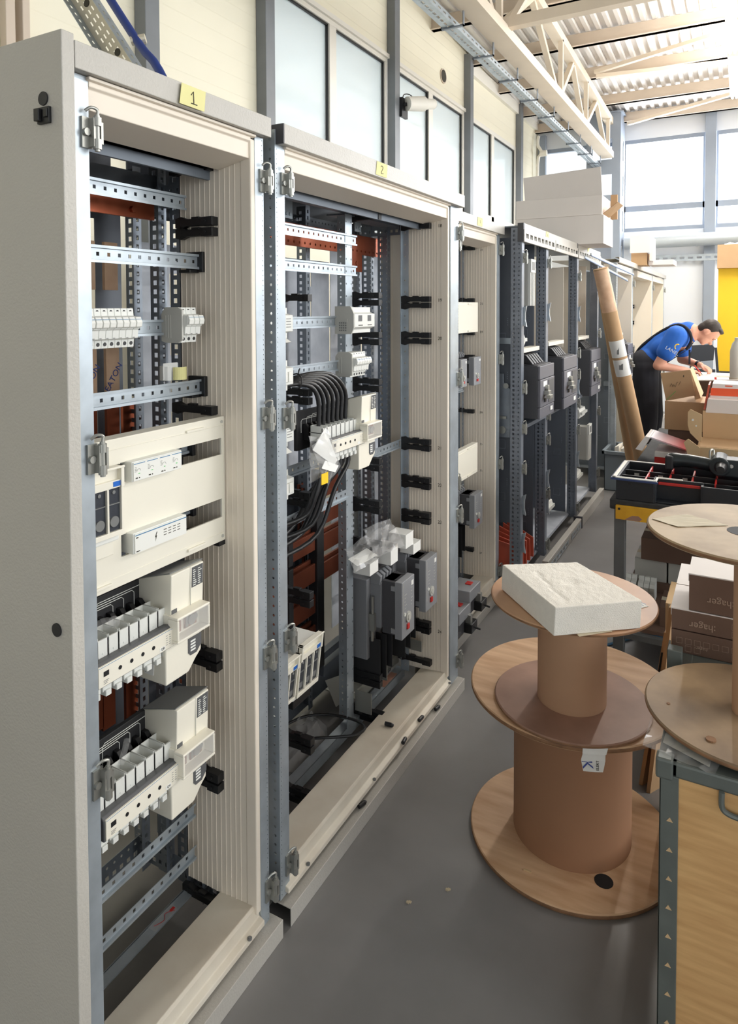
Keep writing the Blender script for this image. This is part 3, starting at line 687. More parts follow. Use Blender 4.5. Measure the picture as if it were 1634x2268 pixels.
for z in (.72, .60, .48, .36): m.box(-.39, -.375, 2.02, 2.05, z-.02, z+.09)
part('busbar_support', m, 'black_soft', t, bevel=.003)
part('partition_plate', M().box(-.54, -.40, 2.29, 2.294, .16, 1.0).box(-.54, -.538, 1.5, 2.3, .16, .98), 'plate_grey', t)
for z in (1.898, 1.786): din_rail(t, -.195, 1.50, 2.215, z)
din_rail(t, -.165, 1.50, 2.10, 1.603); din_rail(t, -.165, 1.50, 2.06, 1.450); din_rail(t, -.165, 1.50, 1.90, 1.14); din_rail(t, -.205, 2.20, 2.60, 1.073)
din_rail(t, -.165, 1.50, 2.1, .985)
for z in (1.987, ): support(t, 2.255, z, -.235, -.12, False)
for z in (1.682, 1.535, 1.360, 1.062, .900, .745, .237): support(t, 2.255, z, -.225, -.12)
support(t, 2.255, .09, -.235, -.11)
for z in (1.987,): support(t, 2.61, z, -.19, -.073, False)
for z in (1.672, 1.522, 1.075, .914, .767, .302): support(t, 2.61, z, -.185, -.073)
support(t, 2.61, .153, -.20, -.069, False)
for z in (1.681, 1.371, 1.045, .728, .254, .074): support(t, 1.785, z, -.22, -.12, z not in (1.681,))
for tx, z in (('18', 1.986), ('19', 1.680), ('20', 1.522), ('21', 1.065), ('22', .909), ('23', .753), ('24', .288)): number(t, -.034, 2.622, z, tx)
part('bottom_angle_rail', M().box(-.245, -.208, 1.49, 2.64, .078, .082).box(-.210, -.207, 1.49, 2.64, .045, .082).box(-.155, -.152, 1.49, 2.64, .02, .05), 'galv', t)
part('film_sticker', M().box(-.243, -.212, 2.46, 2.58, .0825, .083), 'foil_print', t, label='printed sticker on the rail')
part('rear_bottom_beam', M().box(-.50, -.47, 1.49, 2.65, .03, .13).box(-.50, -.47, 1.49, 2.65, .16, .19), 'steel_grey', t)
pieces('side_plate', M().box(-.235, -.17, 2.40, 2.404, .15, .33).box(-.16, -.09, 2.56, 2.562, .215, .26).box(-.20, -.13, 2.195, 2.198, .13, .21), 'zinc', t, label='small galvanised angle plates')
m = M().face([(-.30, 2.22, .10), (-.235, 2.64, .10), (-.235, 2.64, .135), (-.40, 2.3, .14)]).box(-.40, -.24, 2.30, 2.62, .10, .103)
part('bottom_plate', m, 'zinc', t)

# ------------------------------------------------------------------ cabinet 3 (stands a little further back)
X3 = -.15; D0, D1 = 2.752, 3.77
t = c3 = thing('distribution_cabinet', 'narrow looking set back open cabinet with rows numbered 31 to 37', 'cabinet', (-.4, 3.28, 0), 'open switchgear cabinets along the left wall')
header(t, X3, D0, 3.775, 2.060, 2.112); plinth(t, X3, D0, 3.775)
part('roof_plate', M().box(-.70, X3-.018, D0, 3.77, 2.100, 2.106), 'powder', t)
post(t, X3, D0, 2.79, .06, 2.1, -1); post(t, X3, 3.715, 3.768, .05, 2.06, 1)
trim(t, X3, 2.79, 3.695, 2.112); ribbed_side(t, -.36, X3-.03, 3.695, .11, 2.05, 11)
for z in (1.975, 1.357, .757, .139): hinge(t, X3+.002, 3.755, z, 1)
hinge(t, X3, 3.09, 1.955, 1); hinge(t, X3, 3.09, .80, 1); hinge(t, X3, 3.09, .16, 1)
for x in (-.62, -.50, -.40): back_post(t, x, 3.70, .05, 2.04)
q = M(); cut_rect(q, -.66, 2.77, 3.77, .1, 2.05, [(3.0, 3.1, 1.3, 1.5)]); part('rear_plate', q, 'plate_mid', t, solid=.003)
for z in (1.985, 1.692, 1.505, 1.371, 1.06, .264): support(t, 3.685, z, -.39, -.273, False)
for tx, z in (('31', 1.975), ('32', 1.671), ('33', 1.512), ('34', 1.055), ('35', .874), ('36', .723), ('37', .247)): number(t, -.232, 3.695, z, tx, .017)
for z0, z1 in ((1.518, 1.678), (.751, .913)):
    cv = part('front_cover', M().box(-.232, -.20, 2.85, 3.548, z0, z1), 'cream', t, bevel=.002, label='plain cream cover plate')
    m = M().box(-.20, -.198, 2.87, 3.535, z1-.018, z1-.016).box(-.20, -.198, 2.87, 3.535, z0+.016, z0+.018)
    for y in (3.15, 3.42): m.box(-.20, -.195, y-.03, y+.03, z1-.012, z1-.006).box(-.20, -.195, y-.03, y+.03, z0+.006, z0+.012)
    part('cover_rim', m, 'cream', cv)
for z in (1.36, 1.20, .64, .50): din_rail(t, -.30, 2.80, 3.60, z)

# ------------------------------------------------------------------ cabinet 4: open three-bay frame with grey plates
X4 = -.03; PY = [3.79, 4.33, 5.24, 6.06]
t = c4 = thing('open_frame_cabinet', 'tall three bay open cabinet frame with dark grey plates and a slotted head strip', 'cabinet', (-.25, 4.9, 0))
m = M().box(X4-.014, X4+.012, 3.80, 5.19, 2.085, 2.123); part('header_strip', m, 'powder', t, bevel=.002)
m = M().box(X4-.014, X4+.012, 5.21, 6.12, 2.085, 2.123); part('header_strip', m, 'powder', t, bevel=.002)
for y0, L in ((3.78, .72), (4.51, .68), (5.215, .9)):
    m = M().perf((X4+.016, y0, 2.018), (0, 0, 1), (0, 1, 0), [(.02, None), (.03, 's', .085, .026, .055), (.018, None)], L); part('slotted_strip', m, 'powder', t, solid=.004); part('strip_backing', M().box(X4-.004, X4+.004, y0, y0+L, 2.02, 2.085), 'shade_grey', t)
pieces('header_end', M().box(X4-.02, X4+.014, 3.775, 3.80, 2.02, 2.123).box(X4-.02, X4+.014, 5.192, 5.208, 2.02, 2.123), 'mccb_dark', t)
part('roof_plate', M().box(-.60, X4-.014, 3.80, 6.1, 2.105, 2.112), 'galv_dark', t)
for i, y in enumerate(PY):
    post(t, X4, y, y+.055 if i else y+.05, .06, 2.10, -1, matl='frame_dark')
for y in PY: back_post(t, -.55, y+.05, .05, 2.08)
m = M()
for a, b, z0, z1 in ((3.80, 4.20, 0, .06), (4.20, 5.19, 0, .075), (5.21, 6.13, 0, .085)): m.prism([(X4+.02, z0), (X4+.02, z1), (X4+.058, z1), (X4+.058, z0)], 'y', a, b)
part('plinth', m, 'powder', t, bevel=.003)
part('slotted_strip', M().perf((X4+.0605, 3.85, .012), (0, 0, 1), (0, 1, 0), [(.006, None), (.026, 's', .085, .02, .055), (.006, None)], .9).perf((X4+.0605, 4.85, .015), (0, 0, 1), (0, 1, 0), [(.006, None), (.03, 's', .085, .02, .055), (.006, None)], .32), 'galv', t, solid=.001)
part('plinth_end', M().box(X4+.0, X4+.062, 5.19, 5.212, 0, .085), 'mccb_dark', t)
def gplate(y, x0, x1, z0, z1, nm='partition_plate', ml='plate_grey'):
    o = part(nm, M().box(x0, x1, y, y+.004, z0, z1), ml, t)
    m = M()
    for z in [z0+.12+.31*i for i in range(int((z1-z0-.1)/.31))]:
        for x in (x0+.07, x1-.09):
            for a, b, c, d in ((x, x+.05, z, z+.003), (x, x+.05, z+.05, z+.053), (x, x+.003, z, z+.053), (x+.047, x+.05, z, z+.053)): m.box(a, b, y-.0015, y, c, d)
        for i in range(4): m.cyl((x1-.03+.0*i, y, z+.1+.012*i), (x1-.03, y-.001, z+.1+.012*i), .003, 6)
        m.box(x0+.10, x1-.12, y-.0015, y, z+.18, z+.183)
    part('embossed_marks', m, 'galv_dark', o)
gplate(3.84, -.54, X4-.065, .40, 2.05); gplate(4.31, -.54, X4-.07, .10, 2.05); gplate(5.22, -.54, X4-.07, .10, 1.0); gplate(5.22, -.54, X4-.30, 1.0, 2.0)
pieces('cream_side_cheek', M().box(-.34, -.12, 6.03, 6.04, 1.2, 2.0).box(-.34, -.12, 5.20, 5.21, 1.35, 1.95), 'ivory', t)
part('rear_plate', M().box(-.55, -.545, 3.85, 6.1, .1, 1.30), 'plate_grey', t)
part('rear_plate', M().box(-.55, -.545, 3.85, 4.70, 1.30, 2.05), 'plate_grey', t)  # dark sheet added to make the upper bays look unlit
part('rear_plate', M().box(-.55, -.545, 5.02, 5.6, 1.30, 2.05), 'plate_grey', t)  # second added sheet darkening the bay interiors
for y0, y1 in ((3.85, 4.32), (4.40, 5.22), (5.30, 6.05)):
    part('sloped_shelf', M().hexa([(-.10, y0, .955), (-.02, y0, .955), (-.02, y1, .955), (-.10, y1, .955), (-.30, y0, 1.0), (-.02, y0, .975), (-.02, y1, .975), (-.30, y1, 1.0)]), 'steel_grey', t)
part('inner_floor', M().box(-.55, -.08, 3.85, 6.08, .07, .09), 'plate_mid', t)
for y, zs in ((3.815, (1.93, 1.19, .96, .73, .12)), (4.365, (1.93, 1.20, .96, .8, .45, .12)), (5.275, (1.88, 1.30, 1.14, .92, .72, .13)), (6.105, (1.95, 1.42, 1.0, .75, .22))):
    for z in zs: hinge(t, X4, y, z, 1)
for y, zs in ((3.83, (1.6, .52, .3)), (4.38, (1.62, .55, .38)), (5.29, (1.6, 1.05, .5))):
    for z in zs: part('latch_bracket', M().prism([(X4, z-.05), (X4+.02, z-.06), (X4+.012, z-.02), (X4+.012, z+.02), (X4+.02, z+.06), (X4, z+.05)], 'y', y-.008, y+.008), 'galv', t)
# side detail behind the first post: rails, cast mounting plate
for z in (1.60, .93): din_rail(t, -.09, 3.82, 3.832, z)
m = M().box(-.26, -.10, 3.828, 3.836, 1.44, 1.475); part('side_rail', m, 'galv', t)
m = M().prism([(-.30, .90), (-.10, .90), (-.10, 1.18), (-.14, 1.22), (-.14, 1.27), (-.30, 1.27)], 'y', 3.815, 3.825); part('cast_side_plate', m, 'galv_dark', t, bevel=.003)
m = M().cyl((-.145, 3.815, .945), (-.145, 3.805, .945), .022, 20).cyl((-.20, 3.815, .945), (-.20, 3.808, .945), .012, 16).cyl((-.125, 3.815, 1.20), (-.125, 3.81, 1.20), .016, 16).box(-.24, -.17, 3.80, 3.815, 1.09, 1.12).box(-.26, -.12, 3.80, 3.815, 1.01, 1.025); pieces('shaft', m, 'zinc', t, smooth=True)
m = M()
for i in range(6): m.hexa([(-.22, 3.80+.075*i, .10), (-.06, 3.80+.075*i, .10), (-.06, 3.815+.075*i, .10), (-.22, 3.815+.075*i, .10), (-.24, 3.83+.075*i, .30), (-.07, 3.83+.075*i, .27-.012*i), (-.07, 3.84+.075*i, .27-.012*i), (-.24, 3.84+.075*i, .30)])
pieces('insulating_shroud', m, 'orange_red', t, label='orange red ribbed insulating shrouds')

# ------------------------------------------------------------------ cabinet 5: the row's far end
X5 = .02; EY = [6.75, 7.75, 9.55, 11.0]
t = c5 = thing('distribution_cabinet', 'far end cabinet row with smooth cream side cheeks near the rear wall', 'cabinet', (-.25, 9, 0), 'open switchgear cabinets along the left wall')
header(t, X5, 6.72, 11.1, 2.07, 2.12); plinth(t, X5, 6.72, 11.1)
part('roof_plate', M().box(-.60, X5-.02, 6.74, 11.1, 2.10, 2.106), 'powder', t)
post(t, X5, 6.72, 6.80, .05, 2.07, -1, front=False)
for y in EY[1:]:
    part('side_cheek', M().box(-.33, X5-.002, y-.03, y, .1, 2.05), 'ivory', t); post(t, X5, y, y+.07, .05, 2.07, 1)
    for z in (1.90, 1.2, .7): hinge(t, X5, y+.05, z, 1)
    part('head_trim', M().box(-.1, X5, y-1.0 if y < 8 else y-1.4, y-.03, 1.99, 2.06), 'ivory', t)
    for z in (1.66, 1.45, 1.05): support(t, y-.04, z, -.30, -.19)
gplate(6.90, -.55, -.02, .1, 2.0, 'side_plate', 'steel_grey')
part('bottom_shelf', M().box(-.5, -.02, 6.85, 7.7, .08, .10).box(-.1, .0, 6.8, 7.4, .90, .94), 'galv', t)

# ================================================================== DEVICES IN THE CABINETS
# ---- narrow modular devices (17.5 mm): profile drawn in x (out) and z
def module(name, label, cat, x, y, z, w=.0172, group=None, wide_lever=False, tall=.085):
    t = thing(name, label, cat, (x, y, z), group); h = tall/2
    prof = [(0, -h), (.042, -h), (.044, -h+.018), (.056, -h+.020), (.058, -.004), (.062, -.002), (.066, .008), (.066, .020), (.058, .024), (.044, .026), (.042, h), (0, h)]
    part('body', M().prism([(x+a, z+b) for a, b in prof], 'y', y, y+w), 'module_white', t, bevel=.0008, seg=1)
    part('lever', M().prism([(x+.058, z-.001), (x+.070, z+.002), (x+.072, z+.012), (x+.067, z+.024), (x+.055, z+.024)], 'y', y+.0006, y+w-.0006), 'white_plastic', t, bevel=.001, seg=1)
    m = M().cyl((x+.0415, y+w/2, z+h-.008), (x+.0428, y+w/2, z+h-.008), .0042, 12).cyl((x+.0425, y+w/2, z-h+.009), (x+.0438, y+w/2, z-h+.009), .0042, 12)
    pieces('terminal_hole', m, 'black', t)
    part('label_line', M().box(x+.0665, x+.0705, y+.001, y+w-.001, z+.0185, z+.0195), 'blue_line', t)
    m = M().box(x+.0565, x+.0572, y+.0048, y+.0062, z-.008, z-.006).box(x+.0565, x+.0572, y+.0095, y+.011, z-.008, z-.006).box(x+.055, x+.0568, y+.002, y+.007, z-.0215, z-.020)
    part('indicator_dot', m, 'label_grey', t)
    return t
G = 'white modular fuse holders in the first cabinet'
base = module('fuse_holder', 'white modular fuse holder, leftmost of the row of nine in the first cabinet', 'fuse holder', -.158, .918, 1.607, group=G)
for i in range(1, 9):
    dup(base, (0, .0176*i, 0), 'white modular fuse holder, %s of nine from the left in the first cabinet' % (ORDN[i] if i < 8 else 'last'), G)
G2 = 'three white modular breakers at the right of the rail'
for i in range(3):
    dup(base, (0, .302+.0176*i, .002), ['white modular breaker showing its grey flank, left of the three at the rail end', 'middle white modular breaker of the three at the rail end', 'right white modular breaker of the three at the rail end'][i], G2)
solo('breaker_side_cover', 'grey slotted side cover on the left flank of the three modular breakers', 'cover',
     M().prism([(-.172, 1.570), (-.172, 1.635), (-.160, 1.652), (-.118, 1.652), (-.105, 1.645), (-.105, 1.575), (-.118, 1.566), (-.160, 1.566)], 'y', 1.2135, 1.2195).box(-.158, -.156, 1.2125, 1.2137, 1.58, 1.632).box(-.150, -.148, 1.2125, 1.2137, 1.578, 1.634).box(-.142, -.140, 1.2125, 1.2137, 1.578, 1.634), 'shade_grey', bevel=.001)  # flank toned greyer to stand in for shade on the plastic
t = thing('note_roll', 'small white and yellow paper roll lying on the lower mounting rail of the first cabinet', 'paper note', (-.16, 1.27, 1.472))
part('white_paper', M().tube([(-.195, 1.255, 1.47), (-.195, 1.255, 1.505)], .019, 16, 0).face([(-.19, 1.235, 1.471), (-.17, 1.262, 1.471), (-.168, 1.262, 1.515), (-.19, 1.235, 1.513)]), 'paper', t)
m = M()
for i in range(8):
    a0, a1 = -1.3+.25*i, -1.3+.25*(i+1); m.face([(-.178+.022*math.cos(a0), 1.272+.022*math.sin(a0), 1.471), (-.178+.022*math.cos(a1), 1.272+.022*math.sin(a1), 1.471), (-.178+.022*math.cos(a1), 1.272+.022*math.sin(a1), 1.503), (-.178+.022*math.cos(a0), 1.272+.022*math.sin(a0), 1.503)])
part('yellow_strip', m, 'note_yellow', t, solid=.0006)
def cover_module(y0, y1, z0, z1, name, label, screen):
    t = thing(name, label, 'module', (-.10, y0, z0), 'slim modules in the cream cover')
    part('body', M().box(-.112, -.068, y0, y1, z0, z1), 'module_white', t, bevel=.002)
    part('face_plate', M().box(-.068, -.0655, y0+.003, y1-.003, z0+.002, z1-.002), 'white_plastic', t)
    m = M(); n = 4; w = (y1-y0)/n
    if screen:
        for i in range(n): m.box(-.0655, -.0650, y0+w*i+.004, y0+w*(i+1)-.002, z1-.0060, z1-.0045)
    else: m.box(-.0655, -.0650, y0+.004, y1-.003, z1-.0065, z1-.0045)
    part('label_line', m, 'blue_line', t)
    m = M()
    if screen:
        for i in range(n):
            yy = y0+w*i
            m.tube([(-.0653, yy+.012, z0+.022), (-.0653, yy+.014, z0+.026), (-.0653, yy+.02, z0+.026), (-.0653, yy+.022, z0+.022)], .0003, 4)
            for j in range(4): m.box(-.0655, -.0652, yy+.006, yy+.011, z0+.030-.003*j, z0+.0307-.003*j)
            m.box(-.0655, -.0652, yy+.008, yy+.014, z0+.006, z0+.0085).box(-.0655, -.0652, yy+.017, yy+.02, z0+.006, z0+.0085)
    else:
        for j in range(3):
            for i in range(4): m.box(-.0655, -.0652, y0+.085+.014*i, y0+.094+.014*i, z0+.018+.006*j, z0+.0195+.006*j)
        m.box(-.0655, -.0652, y0+.006, y0+.012, z1-.012, z1-.0095).box(-.0655, -.0652, y0+.006, y0+.016, z0+.004, z0+.006)
        # lightning flash
        f = Vector((-.0653, y0+.062, z0+.022))
        m.prism([(f.y+.002, f.z+.010), (f.y-.003, f.z-.001), (f.y-.0005, f.z-.001), (f.y-.002, f.z-.010), (f.y+.003, f.z+.002), (f.y+.0007, f.z+.002), (f.y+.004, f.z+.010)], 'x', -.0655, -.0651)
    part('printing', m, 'ink', t)
    if screen:
        m = M()
        for i in range(n): m.box(-.0655, -.0648, y0+w*i+.016, y0+w*i+.020, z0+.016, z0+.0175)
        pieces('indicator_light', m, 'green', t)
cover_module(1.022, 1.169, 1.2790, 1.3225, 'relay_module', 'upper slim white module with green lights in the cream cover', True)
cover_module(1.023, 1.182, 1.1230, 1.1685, 'terminal_module', 'lower slim white module with a lightning sign in the cream cover', False)

# ---- fuse switch disconnector
def fuse_switch(y0, y1, z0, z1, label, tilt=0, n=3, x1=-.06):
    t = thing('fuse_switch', label, 'fuse switch', (x1-.08, (y0+y1)/2, z0), 'white fuse switch disconnectors')
    H = z1-z0; w = y1-y0; X = lambda z, d: x1 + tilt*(z-z0)/H + d
    m = M().hexa([(x1-.085, y0, z0), (X(z0, -.014), y0, z0), (X(z0, -.014), y1, z0), (x1-.085, y1, z0), (x1-.085, y0, z1-.01), (X(z1, -.014), y0, z1-.01), (X(z1, -.014), y1, z1-.01), (x1-.085, y1, z1-.01)])
    part('housing', m, 'white_plastic', t, bevel=.003)
    def fbox(m, ya, yb, za, zb, da, db):
        return m.hexa([(X(za, da), ya, za), (X(za, db), ya, za), (X(za, db), yb, za), (X(za, da), yb, za), (X(zb, da), ya, zb), (X(zb, db), ya, zb), (X(zb, db), yb, zb), (X(zb, da), yb, zb)])
    m = M(); zt = z1-.28*H; zb = z0+.16*H; b = .005; p = (w-b)/n
    fbox(m, y0, y1, z0+.015, zb, -.013, 0); fbox(m, y0, y1, zt, zt+.10*H, -.013, 0); fbox(m, y0, y1, z1-.03*H, z1, -.013, .006)
    fbox(m, y0, y0+.008, zt, z1, -.013, .004); fbox(m, y1-.008, y1, zt, z1, -.013, .004); fbox(m, y0, y1, zt, z1-.03*H, -.013, -.008)
    for i in range(n+1): fbox(m, y0+i*p, y0+i*p+b, zb, zt, -.013, 0)
    part('front_frame', m, 'cream', t, bevel=.001)
    for i in range(n):
        o = part('fuse_window', fbox(M(), y0+i*p+b, y0+(i+1)*p, zb, zt, -.012, -.006), 'smoke', t)
        m = M(); yc = y0+i*p+b+(p-b)/2
        m.cyl((X(zb+.2*(zt-zb), -.006), yc, zb+.22*(zt-zb)), (X(zb, -.003), yc, zb+.22*(zt-zb)), (p-b)*.36, 14); m.cyl((X(zt, -.006), yc, zb+.9*(zt-zb)), (X(zt, -.004), yc, zb+.9*(zt-zb)), .004, 10)
        fbox(m, y0+i*p+b+.002, y0+(i+1)*p-.002, zb+.62*(zt-zb), zb+.64*(zt-zb), -.006, -.003)
        pieces('fuse_contact', m, 'label_grey', o)
    part('blue_label', fbox(M(), y1-.026, y1-.002, zt+.02*H, zt+.085*H, 0, .0008), 'blue_label', t)
    part('bottom_block', M().box(x1-.07, x1-.02, y0+.01, y1-.01, z0-.03, z0+.005), 'cream' if tilt == 0 else 'black', t, bevel=.002)
    return t
fuse_switch(.878, .992, 1.165, 1.325, 'fuse switch with three dark windows set in the cream cover of the first cabinet')
fuse_switch(1.492, 1.602, .50, .655, 'left one of the two white fuse switches low in the second cabinet', .02)
fuse_switch(1.612, 1.725, .495, .670, 'right one of the two white fuse switches low in the second cabinet', .02)

# ---- big four pole breaker with eight shrouds
def breaker(label):
    t = thing('circuit_breaker', label, 'circuit breaker', (-.16, 1.03, .80), 'large cream four pole breakers')
    part('back_plate', M().box(-.162, -.150, .878, 1.165, .90, 1.024), 'black_soft', t, bevel=.001)
    m = M()
    for i in range(4):
        y = .90+.030*i; zt = .996+.005*i; m.tube([(-.149, y, .955), (-.149, y, zt-.006), (-.149, y+.006, zt), (-.149, 1.03+.03*i, zt), (-.149, 1.036+.03*i, zt-.006), (-.149, 1.036+.03*i, .96)], .0009, 4, 0)
    m.box(-.1498, -.149, 1.125, 1.134, 1.014, 1.0165).box(-.1498, -.149, 1.140, 1.152, 1.014, 1.0165)
    part('printed_lines', m, 'white_plastic', t)
    for i in range(8):
        y = .902+.0272*i; m = M()
        part('terminal_column', M().prism([(-.15, .93), (-.128, .93), (-.128, .972), (-.138, .982), (-.15, .982)], 'y', y+.007, y+.019), 'black', t, bevel=.001, seg=1)
        m.box(-.074, -.070, y, y+.0250, .932, .974).box(-.116, -.070, y, y+.0015, .932, .980).box(-.116, -.070, y+.0235, y+.025, .932, .980).box(-.118, -.072, y, y+.025, .957, .960).box(-.116, -.114, y, y+.025, .95, .980)
        m.cyl((-.070, y+.0125, .945), (-.0692, y+.0125, .945), .0022, 8)
        part('terminal_shroud', m, ['shade_grey', 'module_white'][1], t, bevel=.0008, seg=1)
    part('release_body', M().prism([(-.118, .893), (-.042, .893), (-.042, .936), (-.050, .942), (-.104, .930), (-.118, .930)], 'y', .902, 1.122), 'strip_grey', t, bevel=.002)
    o = part('release_face', M().box(-.044, -.039, .905, 1.121, .896, .938), 'cream', t, bevel=.001, label='cream setting strip with dials')
    m = M()
    for i in range(4): m.cyl((-.039, .958+.030*i, .917), (-.0380, .958+.030*i, .917), .0042, 14)
    m.box(-.039, -.0384, .917, .930, .916, .926)
    pieces('setting_dial', m, 'black', o)
    m = M().box(-.039, -.0386, .906, 1.12, .9358, .9366)
    part('label_line', m, 'blue_line', o)
    m = M()
    for j in range(5):
        for i in range(3): m.box(-.039, -.0386, 1.085+.009*i, 1.089+.009*i, .906+.005*j, .907+.005*j)
    for i in range(3): m.box(-.039, -.0386, .917, .930-.002*i, .907-.003*i, .908-.003*i)
    part('printing', m, 'label_grey', o)
    pieces('name_tag', M().box(-.0392, -.0384, 1.066, 1.082, .899, .908), 'paper', o)
    m = M()
    for i in range(8): y = .902+.0272*i; m.box(-.115, -.058, y+.001, y+.0235, .872, .895).box(-.10, -.052, y+.004, y+.018, .864, .876)
    part('lower_terminals', m, 'module_white', t, bevel=.001, seg=1)
    # tall housing, above and below the window module
    part('upper_housing', M().prism([(-.155, .94), (-.052, .945), (-.048, 1.050), (-.060, 1.052), (-.155, 1.024)], 'y', 1.112, 1.216), 'cream', t, bevel=.002)
    part('top_cap', M().hexa([(-.155, 1.111, 1.0255), (-.052, 1.111, 1.0535), (-.052, 1.217, 1.0535), (-.155, 1.217, 1.0255), (-.155, 1.111, 1.028), (-.052, 1.111, 1.056), (-.052, 1.217, 1.056), (-.155, 1.217, 1.028)]), 'label_grey', t)
    part('seam', M().box(-.0495, -.0478, 1.171, 1.172, .955, 1.05), 'shade_grey', t)
    lb = part('type_label', M().hexa([(-.0505, 1.177, 1.000), (-.0488, 1.177, 1.000), (-.0488, 1.213, 1.000), (-.0505, 1.213, 1.000), (-.049, 1.177, 1.047), (-.0472, 1.177, 1.047), (-.0472, 1.213, 1.047), (-.049, 1.213, 1.047)]), 'strip_grey', t, label='dark grey printed type label')
    m = M()
    for j in range(8):
        for i in range(2): m.box(-.0486+.00003*j, -.0470, 1.180+.016*i, 1.180+.016*i+random.uniform(.006, .013), 1.004+.005*j, 1.0058+.005*j)
    part('printing', m, 'white_plastic', lb)
    part('emblem_label', M().box(-.052, -.0498, 1.114, 1.130, .957, .970), 'strip_grey', t)
    # transparent window module
    fr = M().box(-.052, -.022, 1.103, 1.208, .955, .961).box(-.052, -.022, 1.103, 1.208, .903, .909).box(-.052, -.022, 1.103, 1.109, .909, .955).box(-.052, -.022, 1.202, 1.208, .909, .955).box(-.10, -.050, 1.108, 1.204, .905, .96)
    w = part('window_frame', fr, 'cream', t, bevel=.002)
    part('clear_cover', M().box(-.024, -.021, 1.107, 1.204, .906, .958), 'clear', w, bevel=.001)
    m = M().box(-.0495, -.046, 1.128, 1.138, .915, .945).box(-.0495, -.046, 1.150, 1.188, .915, .947)
    pieces('coil_window', m, 'hardboard', w)
    m = M().cyl((-.046, 1.168, .931), (-.040, 1.168, .931), .012, 16).cyl((-.046, 1.18, .933), (-.042, 1.18, .933), .008, 12).box(-.046, -.043, 1.152, 1.158, .918, .944)
    part('coil', m, 'zinc', w, smooth=True)
    part('lower_housing', M().prism([(1.094, .905), (1.094, .806), (1.165, .806), (1.190, .830), (1.207, .842), (1.207, .905)], 'x', -.15, -.050), 'cream', t, bevel=.003)
    part('display_label', M().prism([(1.163, .851), (1.170, .843), (1.190, .843), (1.206, .858), (1.206, .884), (1.163, .884)], 'x', -.0505, -.0485), 'strip_grey', t)
    m = M()
    for j in range(4): m.box(-.0486, -.0480, 1.170, 1.186, .852+.007*j, .856+.007*j)
    part('printing', m, 'paper', t)
    tg = part('hanging_tag', M().hexa([(-.115, 1.0920, .822), (-.088, 1.0920, .822), (-.088, 1.0935, .822), (-.115, 1.0935, .822), (-.110, 1.0920, .868), (-.083, 1.0920, .868), (-.083, 1.0935, .868), (-.110, 1.0935, .868)]), 'paper', t)
    part('printing', M().box(-.112, -.110, 1.0914, 1.0921, .826, .852), 'ink', tg)
    part('side_latch', M().prism([(-.12, .975), (-.09, .965), (-.075, .985), (-.075, .995), (-.095, 1.003)], 'y', 1.216, 1.226), 'black', t)
    return t
br = breaker('upper large cream breaker in the first cabinet directly below the cream cover')
br2 = dup(br, (.002, .010, -.314), 'lower large cream breaker in the first cabinet above the bare rails')
br3 = dup(br, (0, .874, .302), 'large cream breaker in the second cabinet with black cables plugged into it')
for rt_, d, q in ((br, (0, 0, 0), 'Q8'), (br2, (.002, .010, -.314), 'Q4')):
    ORG[rt_.name] = Vector(rt_.location)
    part('tag_lettering', M().text(q, .0075, Vector((-.0383, 1.074, .9035)) + Vector(d), (0, 1, 0), (0, 0, 1)), 'ink', rt_)
t = thing('plastic_wrap_scrap', 'crumpled clear film scrap on the shrouds of the upper breaker', 'plastic scrap', (-.10, .97, .985))
part('film', M().ball((-.10, .975, .987), .020, .020, .010).ball((-.092, .990, .985), .012, .012, .014), 'film', t)
t = thing('plastic_wrap_scrap', 'twisted clear film scrap on the shrouds of the lower breaker', 'plastic scrap', (-.10, 1.02, .67))
part('film', M().tube([(-.09, 1.00, .672), (-.10, 1.02, .69), (-.11, 1.035, .70)], .007, 8), 'film', t)

# ---- devices on the rails of cabinet 2
t = thing('surge_arrester', 'pale grey block with vented flank and two small windows in the second cabinet', 'surge arrester', (-.165, 2.085, 1.56))
part('body', M().prism([(-.165, 1.562), (-.112, 1.562), (-.112, 1.575), (-.094, 1.583), (-.094, 1.628), (-.112, 1.634), (-.112, 1.652), (-.165, 1.652)], 'y', 2.020, 2.163), 'module_white', t, bevel=.0015)
part('flank_cover', M().prism([(-.170, 1.560), (-.105, 1.560), (-.095, 1.582), (-.095, 1.63), (-.108, 1.655), (-.170, 1.655)], 'y', 2.014, 2.020).box(-.13, -.12, 2.0125, 2.0142, 1.60, 1.612), 'shade_grey', t)
m = M()
for i in range(4):
    for j in range(4): m.box(-.152+.008*i, -.148+.008*i, 2.0128, 2.0145, 1.570+.0085*j, 1.575+.0085*j)
part('flank_vents', m, 'label_grey', t)
for y in (2.045, 2.11):
    part('indicator_window', M().box(-.0945, -.0932, y, y+.025, 1.603, 1.624), 'strip_grey', t); part('printing', M().box(-.0945, -.0935, y, y+.03, 1.588, 1.591), 'ink', t)
G3 = 'white modular breakers at the end of the second cabinet rail'
for i in range(6):
    dup(base, (-.006, 2.035-.918+.0176*i, 1.452-1.607), 'white modular breaker, %s of six from the left at the second cabinet rail end' % ORDN[i] if i < 5 else 'white modular breaker, rightmost of six at the second cabinet rail end', G3)
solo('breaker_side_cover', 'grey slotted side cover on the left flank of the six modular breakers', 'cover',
     M().prism([(-.178, 1.415), (-.178, 1.48), (-.166, 1.497), (-.124, 1.497), (-.111, 1.49), (-.111, 1.42), (-.124, 1.411), (-.166, 1.411)], 'y', 2.0285, 2.0345).box(-.166, -.163, 2.0275, 2.0287, 1.425, 1.477).box(-.156, -.153, 2.0275, 2.0287, 1.423, 1.479), 'shade_grey', bevel=.001)  # grey puts the shade of the flank into its colour
